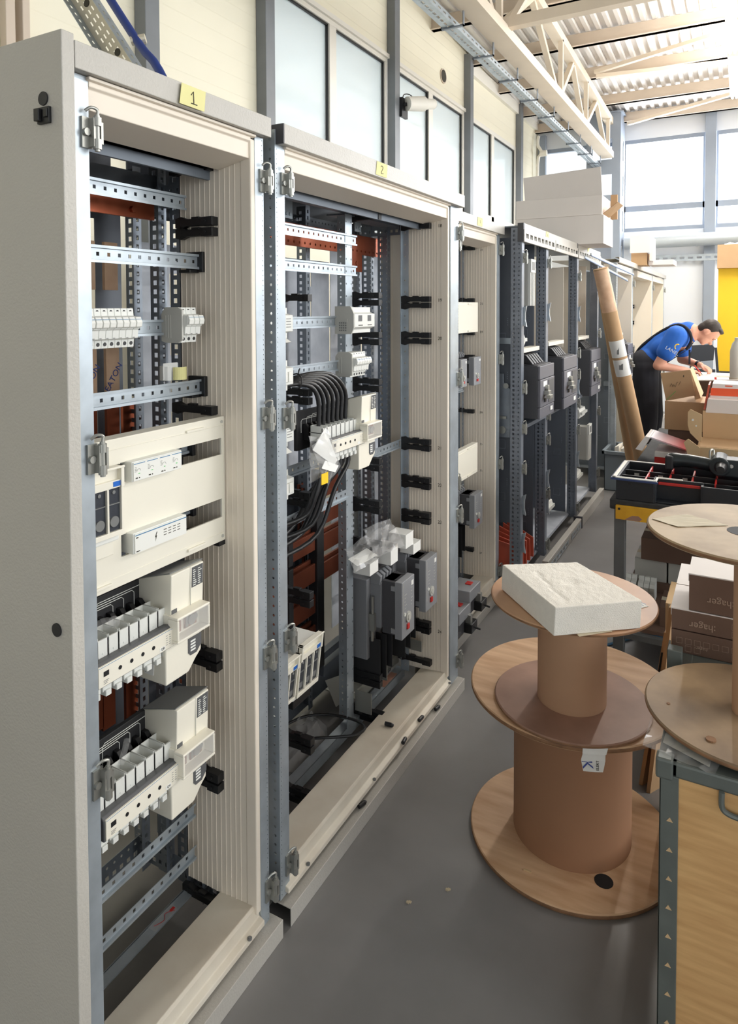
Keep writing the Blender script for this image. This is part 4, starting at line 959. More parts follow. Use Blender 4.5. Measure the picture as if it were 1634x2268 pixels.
def meter(z, label, meterlike):
    t = thing('rail_device', label, 'rail device', (-.16, 1.60, z-.045), 'white rail devices half hidden by the left post of the second cabinet')
    part('body', M().prism([(-.165, z-.045), (-.115, z-.045), (-.115, z-.028), (-.094, z-.024), (-.094, z+.024), (-.115, z+.028), (-.115, z+.045), (-.165, z+.045)], 'y', 1.50, 1.655), 'module_white', t, bevel=.001)
    m = M()
    if meterlike:
        m.box(-.0945, -.0930, 1.598, 1.612, z-.012, z+.014)
        for j in range(4): m.box(-.0945, -.0935, 1.622, 1.645, z-.012+.008*j, z-.010+.008*j)
        pieces('display', m, 'label_grey', t)
        part('hood', M().prism([(-.115, z-.060), (-.085, z-.055), (-.11, z-.040)], 'y', 1.58, 1.635), 'white_plastic', t)
    else:
        for y in (1.575, 1.598, 1.622):
            m.box(-.0945, -.086, y, y+.019, z-.015, z+.014)
        pieces('lever', m, 'white_plastic', t, bevel=.001)
        m = M()
        for y in (1.585, 1.608, 1.632): m.cyl((-.1155, y, z+.037), (-.1145, y, z+.037), .004).cyl((-.1155, y, z-.037), (-.1145, y, z-.037), .004)
        pieces('terminal_hole', m, 'black', t)
    return t
meter(1.605, 'topmost white rail device with a small display behind the left post of the second cabinet', True)
meter(1.450, 'white three pole rail breaker above the cable arch of the second cabinet', False)
meter(1.283, 'white rail device with a small display beside the plastic bag of the second cabinet', True)
meter(1.125, 'white three pole rail breaker below the plastic bag of the second cabinet', False)
# black cables: arch from the support block to the shrouds, and tails below
G4 = 'black cables plugged into the breaker of the second cabinet'
for i in range(7):
    y = 1.800+.0272*i; s_ = i/6
    tag(emit_mesh('power_cable', M().tube([(-.20, 1.60, 1.355+.004*i), (-.17, 1.64+.02*s_, 1.395+.014*s_), (-.13, 1.70+.05*s_, 1.418+.022*s_), (-.105, 1.765+.11*s_, 1.405+.030*s_), (-.098, y-.005, 1.36+.015*s_), (-.10, y, 1.29), (-.10, y, 1.255)], .0072, 10), 'rubber', smooth=True),
        'black cable arching over into the %s shroud of the second cabinet breaker from the left' % ORDN[i], 'cable', G4)
    tag(emit_mesh('power_cable', M().tube([(-.085, y-.01, 1.172), (-.085-.010*(i % 2), y-.012, 1.13), (-.090-.022*(i % 3), y-.035-.008*i, 1.065+.006*(i % 2)), (-.11-.024*(i % 3), 1.745+.010*i, 1.010-.013*i), (-.15-.018*(i % 2), 1.665, .99-.016*i), (-.19, 1.58, .98-.015*i)], .0072, 10), 'rubber', smooth=True),
        'black cable hanging out below the %s pole of the second cabinet breaker from the left' % ORDN[i], 'cable', G4)
t = thing('cable_tie', 'black cable tie around the top of the cable arch', 'cable tie', (-.13, 1.70, 1.42))
part('band', M().tube([(-.145, 1.715, 1.40), (-.115, 1.715, 1.405), (-.108, 1.72, 1.43), (-.125, 1.725, 1.448), (-.15, 1.72, 1.44), (-.152, 1.715, 1.415), (-.145, 1.715, 1.40)], .0025, 6), 'black', t)
part('tail', M().tube([(-.125, 1.725, 1.448), (-.122, 1.73, 1.465)], .002, 6), 'black', t)
# bag with card hanging in front of the breaker
t = thing('plastic_bag', 'clear bag with a white card and a yellow tag hanging on the second cabinet breaker', 'bag', (-.03, 1.72, 1.14))
def sheet(pts, nu, nv, amp, seed):   # wrinkled patch between four corners
    rnd = random.Random(seed); m = M(); A, B, C_, D = [Vector(p) for p in pts]; n = (B-A).cross(D-A).normalized(); g = []
    for j in range(nv+1):
        row = []
        for i in range(nu+1):
            u, v = i/nu, j/nv; p = A*(1-u)*(1-v)+B*u*(1-v)+C_*u*v+D*(1-u)*v
            row.append(m.b.verts.new(p + n*rnd.uniform(-amp, amp)))
        g.append(row)
    for j in range(nv):
        for i in range(nu): m.b.faces.new((g[j][i], g[j][i+1], g[j+1][i+1], g[j+1][i]))
    return m
part('film', sheet([(-.040, 1.665, 1.135), (-.030, 1.800, 1.155), (-.030, 1.815, 1.235), (-.045, 1.66, 1.275)], 7, 6, .006, 3), 'film', t, solid=.0008)
part('film', sheet([(-.022, 1.645, 1.25), (-.020, 1.72, 1.12), (-.020, 1.80, 1.16), (-.030, 1.74, 1.285)], 6, 5, .005, 4), 'film', t, solid=.0008)
part('white_card', M().hexa([(-.030, 1.66, 1.235), (-.028, 1.775, 1.165), (-.026, 1.790, 1.18), (-.028, 1.725, 1.29), (-.032, 1.66, 1.235), (-.030, 1.775, 1.165), (-.028, 1.790, 1.18), (-.030, 1.725, 1.29)]), 'paper', t)
part('printed_card', M().hexa([(-.020, 1.692, 1.175), (-.018, 1.765, 1.148), (-.018, 1.785, 1.165), (-.020, 1.712, 1.195), (-.022, 1.692, 1.175), (-.020, 1.765, 1.148), (-.020, 1.785, 1.165), (-.022, 1.712, 1.195)]), 'paper', t)
part('yellow_tag', M().box(-.016, -.014, 1.682, 1.718, 1.128, 1.160), 'yellow', t)

# ---- grey moulded case breakers with motor drive
def mccb(x1, y0, y1, z0, z1, label, base=True, plates=True):
    t = thing('moulded_case_breaker', label, 'circuit breaker', (x1-.08, (y0+y1)/2, z0), 'grey moulded case breakers')
    H = z1-z0; w = y1-y0
    part('drive_housing', M().box(x1-.030, x1, y0, y1, z0, z1), 'mccb_face', t, bevel=.002)
    part('case', M().box(x1-.085, x1-.030, y0+.004, y1-.004, z0+.012, z1-.004).prism([(x1-.085, z1-.004), (x1-.03, z1-.004), (x1-.03, z1-.001), (x1-.085, z1-.012)], 'y', y0+.02, y1-.02), 'mccb_dark', t, bevel=.002)
    m = M()
    for z in (z0+.02, z1-.035): m.box(x1-.045, x1-.028, y0-.002, y0+.004, z, z+.018)
    pieces('lug', m, 'mccb_face', t)
    m = M().box(x1, x1+.0012, y0+.08*w, y0+.10*w, z0+.2*H, z1-.02*H)
    for j in range(6): m.box(x1, x1+.0006, y0+.2*w, y0+(.28+.05*(j % 3))*w, z0+H*(.45+.06*j), z0+H*(.455+.06*j)).box(x1, x1+.0006, y0+.7*w, y0+(.78+.03*(j % 3))*w, z0+H*(.5+.06*j), z0+H*(.505+.06*j))
    part('printing', m, 'shade_grey', t)
    pieces('name_tag', M().box(x1, x1+.001, y0+.74*w, y0+.90*w, z1-.16*H, z1-.08*H), 'paper', t)
    part('crank_socket', M().cyl((x1, y0+.46*w, z0+.34*H), (x1+.006, y0+.46*w, z0+.34*H), .09*H, 20).cyl((x1+.006, y0+.46*w, z0+.34*H), (x1+.009, y0+.46*w, z0+.34*H), .05*H, 16), 'shade_grey', t, smooth=True)
    part('push_button', M().box(x1, x1+.006, y0+.36*w, y0+.52*w, z0+.13*H, z0+.22*H), 'red', t, bevel=.001)
    part('push_button', M().cyl((x1, y0+.2*w, z0+.42*H), (x1+.004, y0+.2*w, z0+.42*H), .006, 12), 'white_plastic', t)
    if base:
        part('plug_in_base', M().box(x1-.215, x1-.13, y0-.035, y1-.01, z0-.09, z1-.0).box(x1-.135, x1-.085, y0-.005, y1-.01, z0+.03, z1-.01), 'mccb_grey', t, bevel=.003)
        m = M()
        for i in range(4): yy = y0+.012+.026*i; m.prism([(x1-.13, z1-.02), (x1-.09, z1-.02), (x1-.085, z1+.012), (x1-.105, z1+.024), (x1-.13, z1+.018)], 'y', yy-.02, yy-.004)
        pieces('terminal_cover', m, 'mccb_grey', t, bevel=.0015)
        m = M().cyl((x1-.118, y0-.012, z0+.06), (x1-.118, y0-.012, z0+.15), .006, 12).box(x1-.130, x1-.106, y0-.022, y0-.004, z0+.02, z0+.085).cyl((x1-.118, y0-.014, z0-.02), (x1-.118, y0-.014, z0+.02), .007, 10)
        part('locking_bar', m, 'zinc', t)
    if plates:
        m = M()
        for i in range(3): yy = y0-.015+.05*i; m.box(x1-.20, x1-.085, yy, yy+.003, z0-.20+.02*i, z0-.01)
        pieces('phase_barrier', m, 'black_soft', t)
    return t
mccb(-.035, 2.262, 2.372, .405, .622, 'left grey motor driven breaker with a red button low in the second cabinet')
mccb(-.035, 2.480, 2.596, .425, .635, 'right grey motor driven breaker with a red button low in the second cabinet')
mccb(-.185, 3.252, 3.342, 1.242, 1.385, 'left breaker of the upper pair in the set back cabinet', True, False)
mccb(-.185, 3.446, 3.556, 1.235, 1.385, 'right breaker of the upper pair in the set back cabinet', True, False)
mccb(-.18, 3.445, 3.575, .465, .645, 'single grey breaker low in the set back cabinet', True, True)
# tilted breakers at the bottom of cabinet 3
def low_mccb(d, label):
    t = thing('moulded_case_breaker', label, 'circuit breaker', (-.12, 3.25, .12), 'grey breakers at the foot of the set back cabinet')
    part('drive_housing', M().box(-.20, -.085, 3.12, 3.275, .205, .262), 'mccb_face', t, bevel=.003)
    part('case', M().box(-.20, -.10, 3.13, 3.265, .13, .205), 'mccb_dark', t, bevel=.003)
    part('push_button', M().box(-.14, -.11, 3.20, 3.235, .262, .267), 'red', t)
    part('foot_bracket', M().box(-.10, -.06, 3.22, 3.30, .13, .175).cyl((-.06, 3.26, .15), (-.03, 3.26, .145), .005, 8), 'black', t, bevel=.002)
    part('clip', M().box(-.097, -.07, 3.23, 3.255, .175, .215), 'zinc', t)
    if d: t.location = Vector(t.location) + Vector(d)
    return t
low_mccb(None, 'upper grey breaker with red button at the foot of the set back cabinet')
low_mccb((.0, -.14, -.055), 'lower grey breaker lying on the sill of the set back cabinet')
# loose white boxes and bag on top of the breakers in cabinet 2
for i, (x0, x1, y0, y1, z0, z1) in enumerate(((-.16, -.085, 2.40, 2.47, .70, .755), (-.17, -.10, 2.30, 2.36, .665, .735), (-.14, -.08, 2.46, 2.53, .66, .70), (-.19, -.12, 2.17, 2.235, .665, .71))):
    lb = ['large white carton on top of the stack above the breakers in the second cabinet', 'white carton standing in the middle of the stack above the breakers', 'white carton at the right foot of the stack above the breakers', 'white carton behind the galvanised centre post of the second cabinet'][i]
    t = thing('small_carton', lb, 'box', ((x0+x1)/2, (y0+y1)/2, z0), 'small white cartons on the breakers')
    part('body', M().box(x0, x1, y0, y1, z0, z1), 'paper', t, bevel=.001)
    part('flap', M().box(x0-.001, x1+.001, y0-.001, y1+.001, z1-.0005, z1+.0012), 'paper', t)
t = thing('plastic_bag', 'clear plastic bag lying on the white cartons in the second cabinet', 'bag', (-.14, 2.25, .74))
part('film', sheet([(-.10, 2.03, .735), (-.08, 2.38, .735), (-.16, 2.42, .79), (-.19, 2.10, .775)], 10, 6, .011, 9), 'film', t, solid=.001)
part('film', sheet([(-.09, 2.16, .745), (-.07, 2.36, .73), (-.13, 2.36, .83), (-.16, 2.18, .83)], 8, 6, .012, 10), 'film', t, solid=.001)
part('paper_slip', M().face([(-.11, 2.06, .742), (-.10, 2.19, .742), (-.15, 2.2, .756), (-.16, 2.08, .752)]), 'paper', t, solid=.0008)
# things lying at the bottom of cabinet 2
t = thing('plastic_bag', 'crumpled clear bag lying on the floor inside the second cabinet', 'bag', (-.33, 2.0, .02))
part('film', sheet([(-.26, 1.78, .02), (-.25, 2.12, .03), (-.40, 2.20, .06), (-.42, 1.85, .04)], 12, 7, .022, 12), 'film', t, solid=.001)
part('film', sheet([(-.26, 1.84, .05), (-.27, 2.12, .06), (-.36, 2.12, .13), (-.37, 1.9, .10)], 9, 6, .02, 13), 'film', t, solid=.001)
t = thing('loose_cable', 'thin black cable loop hanging over the sill of the second cabinet', 'cable', (-.2, 2.0, .1))
part('sheath', M().tube([(-.42, 1.96, .10), (-.36, 2.06, .125), (-.28, 2.12, .13), (-.18, 2.14, .13), (-.115, 2.12, .132), (-.12, 2.07, .13), (-.18, 2.02, .13), (-.28, 1.97, .12), (-.38, 1.92, .09)], .005, 8), 'rubber', t, smooth=True)
def cap(x, y, z, rz, label):
    d = Vector((math.cos(rz), math.sin(rz), 0)); t = thing('black_cap', label, 'cap', (x, y, z), 'small black caps left on the sill and plinth'); p = Vector((x, y, z+.0075))
    part('sleeve', M().cyl(p-d*.016, p+d*.010, .0072, 12), 'rubber', t, smooth=True); part('tip', M().cone(p+d*.010, p+d*.017, .0072, .004, 12), 'black', t, smooth=True)
cap(-.05, 2.185, .117, .1, 'black cap lying across the white sill of the second cabinet')
cap(.012, 2.33, .080, 1.5, 'black cap in the groove in front of the sill, farther one of two')
cap(.014, 2.18, .080, 1.7, 'black cap in the groove in front of the sill, nearer one of two')
cap(.016, 1.865, .050, 1.3, 'black cap on the plinth of the second cabinet nearest the camera')
cap(.02, 2.47, .050, 1.4, 'black cap on the plinth near the far end of the second cabinet')
for i, (x, y) in enumerate(((.012, 1.955), (.012, 1.56), (.012, 2.62), (.012, 1.30))):
    solo('sill_screw', 'small screw in the sill groove, %s' % ['near the middle of the second cabinet', 'at the left end of the second cabinet', 'at the right end of the second cabinet', 'at the right end of the first cabinet'][i], 'screw', M().cyl((x, y, .080), (x, y, .084), .006, 10).cyl((x, y, .084), (x, y, .086), .003, 8), 'label_grey', 'sill screws', smooth=True)
for i, (p, h) in enumerate((((.0278, 1.118, 2.099), '1'), ((.0278, 1.989, 2.098), '2'), ((X3+.0278, 3.36, 2.088), '3'), ((X4+.014, 4.31, 2.10), '4'), ((X4+.014, 5.6, 2.105), '5'))):
    t = thing('tape_marker', ['yellow tape strip with a handwritten 1 on the nearest cabinet', 'yellow tape strip with a handwritten 2 on the second cabinet', 'faded tape strip on the set back cabinet', 'faded tape strip on the slotted head of the open frame cabinet', 'pale tape strip on the far head strip of the open frame cabinet'][i], 'tape', p, 'tape markers on the head strips')
    x, y, z = p; hh_ = .042 if i < 2 else .03
    part('tape', M().hexa([(x-.0012, y-.040, z-.021), (x-.0004, y-.040, z-.021), (x-.0004, y+.035, z-.021), (x-.0012, y+.035, z-.021), (x-.0012, y-.033, z+.023), (x-.0004, y-.033, z+.023), (x-.0004, y+.040, z+.023), (x-.0012, y+.040, z+.023)]), 'note_yellow', t)
    m = M()
    if h == '1': m.tube([(x, y-.006, z+.004), (x, y+.001, z+.013), (x, y+.002, z-.012)], .0011, 5, 0).tube([(x, y-.006, z-.013), (x, y+.012, z-.013)], .0011, 5, 0)
    elif h == '2': m.tube([(x, y-.008, z+.008), (x, y, z+.013), (x, y+.007, z+.006), (x, y-.006, z-.011), (x, y+.010, z-.011)], .0009, 5)
    else: m.tube([(x, y-.004, z+.008), (x, y+.004, z+.004), (x, y-.002, z), (x, y+.004, z-.006)], .0006, 5)
    part('handwriting', m, 'ink', t)

# ---- air circuit breakers in the open frame cabinet
def acb(y0, y1, z0, z1, x1, label):
    t = thing('air_circuit_breaker', label, 'circuit breaker', (x1-.1, (y0+y1)/2, z0), 'dark grey air circuit breakers'); H = z1-z0; w = y1-y0
    part('case', M().box(x1-.15, x1-.018, y0, y1, z0, z1).prism([(x1-.15, z1), (x1-.018, z1), (x1-.018, z1+.004), (x1-.15, z1+.012)], 'y', y0+.02, y1-.02), 'mccb_dark', t, bevel=.004)
    m = M().box(x1-.018, x1, y0, y1, z0+.22*H, z0+.74*H).box(x1-.018, x1-.002, y0, y1, z0, z0+.21*H).box(x1-.018, x1-.003, y0, y1, z0+.75*H, z1)
    part('front_cover', m, 'acb_face', t, bevel=.003)
    part('control_window', M().box(x1, x1+.003, y0+.56*w, y0+.92*w, z0+.26*H, z0+.70*H), 'strip_grey', t)
    part('operating_handle', M().box(x1, x1+.03, y0+.22*w, y0+.40*w, z0+.44*H, z0+.52*H).box(x1+.02, x1+.045, y0+.15*w, y0+.34*w, z0+.38*H, z0+.45*H).cyl((x1, y0+.35*w, z0+.56*H), (x1+.02, y0+.35*w, z0+.56*H), .02), 'zinc', t, bevel=.002)
    part('push_button', M().box(x1, x1+.006, y0+.25*w, y0+.35*w, z0+.30*H, z0+.37*H), 'black', t)
    part('rating_plate', M().box(x1, x1+.001, y0+.2*w, y0+.44*w, z0+.60*H, z0+.70*H).box(x1, x1+.001, y0+.7*w, y0+.86*w, z0+.08*H, z0+.16*H), 'paper', t)
    # arc chute vents on top
    m = M()
    for i in range(5): m.hexa([(x1-.15, y0+.02+.052*i, z1+.02), (x1-.05, y0+.02+.052*i, z1+.01), (x1-.05, y0+.055+.052*i, z1+.01), (x1-.15, y0+.055+.052*i, z1+.02), (x1-.15, y0+.02+.052*i, z1+.075), (x1-.09, y0+.02+.052*i, z1+.06), (x1-.09, y0+.055+.052*i, z1+.06), (x1-.15, y0+.055+.052*i, z1+.075)])
    pieces('arc_chute', m, 'black_soft', t, bevel=.002)
    part('terminal_block', M().box(x1-.16, x1-.10, y0-.01, y1+.02, z1+.076, z1+.10), 'cream', t)
    return t
acb(3.905, 4.235, 1.005, 1.31, .05, 'air circuit breaker in the nearest bay of the open frame cabinet')
acb(4.50, 4.90, .985, 1.32, .05, 'air circuit breaker in the middle bay of the open frame cabinet')
acb(5.42, 5.80, .965, 1.32, .05, 'air circuit breaker in the far bay of the open frame cabinet')
acb(6.82, 7.13, .95, 1.30, .12, 'air circuit breaker in the first far cabinet beside the cardboard tubes')
def white_fuse(x, y, z, label):
    t = thing('fuse_switch', label, 'fuse switch', (x, y, z), 'small white fuse devices in the open frame cabinet')
    part('housing', M().box(x-.09, x-.02, y, y+.10, z, z+.26), 'shade_grey', t, bevel=.003)
    m = M().box(x-.02, x, y, y+.10, z+.20, z+.28)
    for i in range(4): m.box(x-.02, x-.004, y+.030*i, y+.030*i+.010, z, z+.2)
    part('front_frame', m, 'white_plastic', t, bevel=.001)
    part('fuse_window', M().box(x-.018, x-.010, y+.005, y+.095, z+.01, z+.2), 'steel_grey', t); part('label', M().box(x, x+.001, y+.02, y+.08, z+.215, z+.265), 'label_grey', t)
white_fuse(-.05, 4.06, 1.66, 'white fuse device high in the nearest bay of the open frame cabinet')
white_fuse(.02, 5.50, .45, 'white fuse switch low in the far bay of the open frame cabinet')
for i, (x, y, z, L) in enumerate(((-.06, 3.92, 1.42, .10), (-.02, 4.40, .30, .16), (-.03, 5.30, .30, .22), (-.03, 5.45, .78, .22), (-.12, 4.0, .10, .18))):
    t = thing('terminal_row', ['small white terminal row above the nearest air breaker', 'white terminal row low in the middle bay', 'white terminal row at the foot of the far bay', 'white terminal row below the far air breaker', 'white terminal row on the floor of the nearest bay'][i], 'terminal row', (x, y, z), 'white terminal rows in the open frame cabinet')
    part('body', M().prism([(x-.07, z), (x-.02, z), (x-.01, z+.03), (x-.02, z+.07), (x-.07, z+.08)], 'y', y, y+L), 'white_plastic', t, bevel=.002); m = M()
    for k in range(int(L/.03)): m.box(x-.03, x+.004, y+.03*k+.004, y+.03*k+.024, z+.03, z+.05)
    part('lever', m, 'module_white', t)

# ================================================================== SPOOLS, RACK, TABLE
def disc_prof(r0, r1, z0, z1): return [(r1, z0+.003), (r1, z1-.003), (r1-.003, z1), (r0, z1), (r0, z0), (r1-.003, z0)]
def spool(name, label, cx, cy, z0, z1, R, Rb, rc, th, flange, core, edge):
    t = thing(name, label, 'cable spool', (cx, cy, z0), 'empty wooden cable spools')
    part('lower_flange', M().lathe((cx, cy), disc_prof(.03, Rb, z0, z0+th), 96), flange[0], t, smooth=True)
    part('upper_flange', M().lathe((cx, cy), disc_prof(.03, R, z1-th, z1), 96), flange[1], t, smooth=True)
    pieces('flange_edge', M().lathe((cx, cy), [(R, z1-th+.003), (R+.0008, z1-th+.004), (R+.0008, z1-.004), (R, z1-.003)], 96).lathe((cx, cy), [(Rb, z0+.003), (Rb+.0008, z0+.004), (Rb+.0008, z0+th-.004), (Rb, z0+th-.003)], 96), edge, t, smooth=True)
    part('core', M().lathe((cx, cy), [(rc-.006, z0+th), (rc, z0+th), (rc, z1-th), (rc-.006, z1-th)], 64), core, t, smooth=True)
    return t
SX, SY = .615, 2.138
t = spool('cable_spool', 'large wooden cable spool standing on the floor with a smaller spool on top', SX, SY, 0, .474, .311, .311, .177, .016, ('ply', 'ply'), 'core_brown', 'ply_edge')
a = math.radians(-52)
pieces('winding_hole', M().cyl((SX+.205*math.cos(a), SY+.205*math.sin(a), .0155), (SX+.205*math.cos(a), SY+.205*math.sin(a), .0168), .026, 20), 'dark_void', t)
part('wood_chip', M().box(.53, .552, 1.905, 1.911, .016, .019), 'kraft_light', t)
t = thing('torn_sticker', 'torn white sticker with blue letters on the rim of the large spool', 'sticker', (.72, 1.85, .44), None)
a0 = math.atan2(1.862-SY, .735-SX); r = lambda rad, da, z: (SX+rad*math.cos(a0+da), SY+rad*math.sin(a0+da), z)
m = M()
pr = [(.255, .4748), (.285, .4749), (.3115, .4745), (.3122, .4575), (.300, .4565), (.297, .43), (.290, .395)]
cols = [[m.b.verts.new(r(p[0], da+.012*math.sin(9*i+da*20), p[1])) for i, p in enumerate(pr)] for da in (-.11, -.06, -.01, .04, .09)]
for A, B in zip(cols, cols[1:]):
    for i in range(len(pr)-1): m.b.faces.new((A[i], A[i+1], B[i+1], B[i]))
part('sticker_film', m, 'paper', t, solid=.0006)
fr = Vector(r(.293, -.07, .418)); rt = Vector((-math.sin(a0-.085), math.cos(a0-.085), 0)); up = Vector((0, 0, 1))
part('lettering', M().text('K', .040, fr+Vector((math.cos(a0), math.sin(a0), 0))*.003, up*-1+rt*.2, rt), 'ink_blue', t, label='bold dark blue letter')
part('lettering', M().text('ELEKT', .010, fr+rt*.028+Vector((math.cos(a0), math.sin(a0), 0))*.003, up, -rt), 'ink', t)
m = M()
for i in range(4): m.box(.722+.010*i, .726+.010*i, 1.872, 1.885+.004*(i % 2), .4750, .4756)
part('lettering', m, 'label_grey', t)
t = spool('cable_spool', 'smaller brown cable spool stacked on the large spool under the white foam block', .633, 2.045, .474, .792, .237, .225, .099, .011, ('hardboard', 'board_tan'), 'core_card', 'ply_edge')
t = spool('cable_spool', 'wide grey brown cable spool on the metal rack at the right edge', 1.092, 1.709, .737, 1.156, .216, .216, .036, .012, ('chip_dirty', 'chip'), 'core_card', 'ply_edge')
pieces('winding_hole', M().cyl((1.075, 1.695, 1.1552), (1.075, 1.695, 1.1566), .034, 24).cyl((1.135, 1.625, .7482), (1.135, 1.625, .7494), .03, 20), 'dark_void', t)
pieces('bolt', M().cyl((1.02, 1.56, .748), (1.02, 1.56, .752), .010, 12).cyl((.93, 1.66, .749), (.93, 1.66, .7505), .004, 10), 'ply_edge', t)
# foam block
def cuboid8(b, tp): return M().hexa([tuple(p) for p in b] + [tuple(p) for p in tp])
FB = [(.646, 1.764), (.838, 1.918), (.628, 2.118), (.433, 1.990)]
cxm = sum(p[0] for p in FB)/4; cym = sum(p[1] for p in FB)/4
m = cuboid8([(x, y, .794) for x, y in FB], [(x+.004, y-.002, .8715) for x, y in FB])
bmesh.ops.subdivide_edges(m.b, edges=m.b.edges, cuts=22, use_grid_fill=True)
rnd = random.Random(5)
for v in m.b.verts:
    if v.co.z > .868:
        p = Vector((.60, 1.90)); d = (Vector((v.co.x, v.co.y))-p); al = d.dot(Vector((.6, -.8))); ac = d.dot(Vector((.8, .6)))
        v.co.z -= .002*math.exp(-(ac/.008)**2)*(abs(al) < .1) + .0010*rnd.random() + .004*math.exp(-((d-Vector((.05, .05))).length/.02)**2)
o = solo('foam_block', 'white packing foam slab lying on the smaller cable spool', 'foam block', m, 'foam', bevel=.006, seg=3)
t = thing('paper_sheet', 'pale blue printed paper sticking out from under the foam slab', 'paper', (.80, 2.06, .793))
part('sheet', M().hexa([(.74, 2.05, .7925), (.80, 2.02, .7925), (.84, 2.075, .7925), (.77, 2.12, .7925), (.74, 2.05, .7932), (.80, 2.02, .7932), (.84, 2.075, .7932), (.77, 2.12, .7932)]), 'paper', t)
m = M()
for i in range(5): m.obox((.80+.004*i, 2.045+.012*i, .7934), (.85, -.5, 0), (.5, .85, 0), (0, 0, 1), .018, .0012, .0002)
part('printing', m, 'blue_line', t)
solo('paper_sheet', 'torn paper strip peeking out below the front edge of the foam slab', 'paper', M().hexa([(.70, 1.800, .793), (.775, 1.865, .793), (.76, 1.88, .793), (.69, 1.82, .793), (.705, 1.795, .7937), (.775, 1.865, .7937), (.76, 1.88, .7937), (.69, 1.82, .7937)]), 'paper_old')
# paper on the right spool
solo('paper_sheet', 'creased old paper sheet lying on the top flange of the right spool', 'paper', sheet([(.887, 1.695, 1.1575), (.944, 1.659, 1.1575), (1.043, 1.723, 1.1575), (.955, 1.772, 1.1575)], 6, 4, .0008, 21), 'paper_old', solid=.0006)
# rack with plywood side
RX0, RY0, RZ = .925, 1.49, .722
t = thing('metal_rack', 'green grey steel rack with plywood front at the right edge', 'rack', (1.3, 1.95, 0))
part('top_frame', M().box(RX0, 1.80, RY0, RY0+.04, RZ-.032, RZ).box(RX0, RX0+.04, RY0, 2.42, RZ-.032, RZ).box(RX0, 1.8, 2.38, 2.42, RZ-.032, RZ).box(RX0-.004, RX0+.03, RY0-.004, RY0+.03, RZ-.04, RZ+.003), 'rack_green', t, bevel=.005)
part('top_board', M().box(RX0+.02, 1.78, RY0+.02, 2.40, RZ-.008, RZ-.001), 'rack_green', t)
for x, y in ((RX0, RY0), (1.76, RY0), (RX0, 2.38), (1.76, 2.38)):
    lg = part('leg', M().box(x+.004, x+.040, y, y+.004, 0, RZ-.03).box(x+.004, x+.008, y, y+.04, 0, RZ-.03), 'rack_green', t, bevel=.0015)
    if y == RY0 and x == RX0:
        m = M()
        for i, z in enumerate((.600, .537, .476, .415, .354, .293, .231, .17, .11)):
            c = x+.024; m.prism([(c-.006, z-.004), (c+.006, z-.004), (c-.001 if i in (2, 3, 4) else c, z+.005)], 'y', y-.0008, y+.001)
        pieces('triangle_slot', m, 'kraft_light', lg)
        part('oval_slot', M().box(x+.0032, x+.0042, y+.008, y+.018, .52, .58), 'kraft_light', lg)
part('corner_post', M().box(.905, .94, 1.9, 1.935, RZ-.02, RZ+.04).box(.905, .909, 1.9, 1.96, RZ-.02, RZ+.04), 'rack_green', t, bevel=.003)
part('wood_panel', M().box(RX0+.038, 1.76, RY0+.003, RY0+.013, .05, RZ-.032), 'rack_wood', t)
m = M(); pts = [(1.043, RY0-.006, RZ-.028), (1.043, RY0-.006, RZ-.055), (1.05, RY0-.006, RZ-.066), (1.07, RY0-.006, RZ-.070), (1.09, RY0-.006, RZ-.064), (1.094, RY0-.006, RZ-.03)]
part('ring_lug', m.tube(pts, .0055, 8), 'rack_green', t, smooth=True)
part('lower_shelf', M().box(RX0+.02, 1.77, RY0+.02, 2.4, .10, .115), 'rack_green', t)
t = thing('plastic_bag', 'clear plastic bag of papers squeezed under the right spool on the rack', 'bag', (.96, 1.56, .726))
part('film', sheet([(.893, 1.515, .728), (1.03, 1.485, .724), (1.06, 1.62, .735), (.90, 1.625, .735)], 9, 6, .0035, 31), 'film', t, solid=.001)
part('paper_slip', M().face([(.93, 1.54, .7275), (1.02, 1.50, .7275), (1.03, 1.60, .7345), (.935, 1.61, .7345)]), 'shade_grey', t, solid=.0006)
# brown boxes with white lids, standing upside down on the rack
def hbox(x0, x1, y0, y1, z0, z1, label, sz, lid=True, cells=()):
    t = thing('brown_carton', label, 'box', ((x0+x1)/2, (y0+y1)/2, z0), 'brown printed cartons stacked on the rack')
    part('body', M().box(x0, x1, y0, y1, z0, z1-.001), 'kraft_dark', t, bevel=.001)
    if lid: part('lid', M().box(x0-.002, x1+.001, y0+.001, y1, z1-.001, z1+.002).box(x0-.002, x0-.0005, y0+.004, y1, z1-.02, z1), 'carton_white', t)
    m = M().text(':hager', sz, ((x0+.075), y0-.0006, z0+.35*(z1-z0)), (-1, 0, 0), (0, 0, -1))
    part('lettering', m, 'hager_print', t)
    m = M()
    for i, j in cells:
        a, b, s_, l = x0+.10+.022*i, z0+.006+.019*j, .015, .0006
        for q in ((a, a+s_, b, b+l), (a, a+s_, b+s_-l, b+s_), (a, a+l, b, b+s_), (a+s_-l, a+s_, b, b+s_)): m.box(q[0], q[1], y0-.0005, y0, q[2], q[3])
    if cells: part('printed_squares', m, 'hager_print', t)
    return t
hbox(.908, 1.28, 1.985, 2.16, .722, .782, 'lowest brown printed carton of the stack on the rack', .012, False, [(i-5, 1) for i in range(1, 12)] + [(i-4, 0) for i in (1, 2, 6)])
hbox(.908, 1.28, 1.985, 2.16, .784, .838, 'middle brown printed carton with a narrow white lid strip on the rack', .026, True, [(2, 0), (3, 0), (3, 1), (4, 1), (2, 1), (5, 0), (5, 1)])
hbox(.908, 1.28, 2.165, 2.345, .722, .838, 'brown carton with a white lid behind the printed stack on the rack', .02)
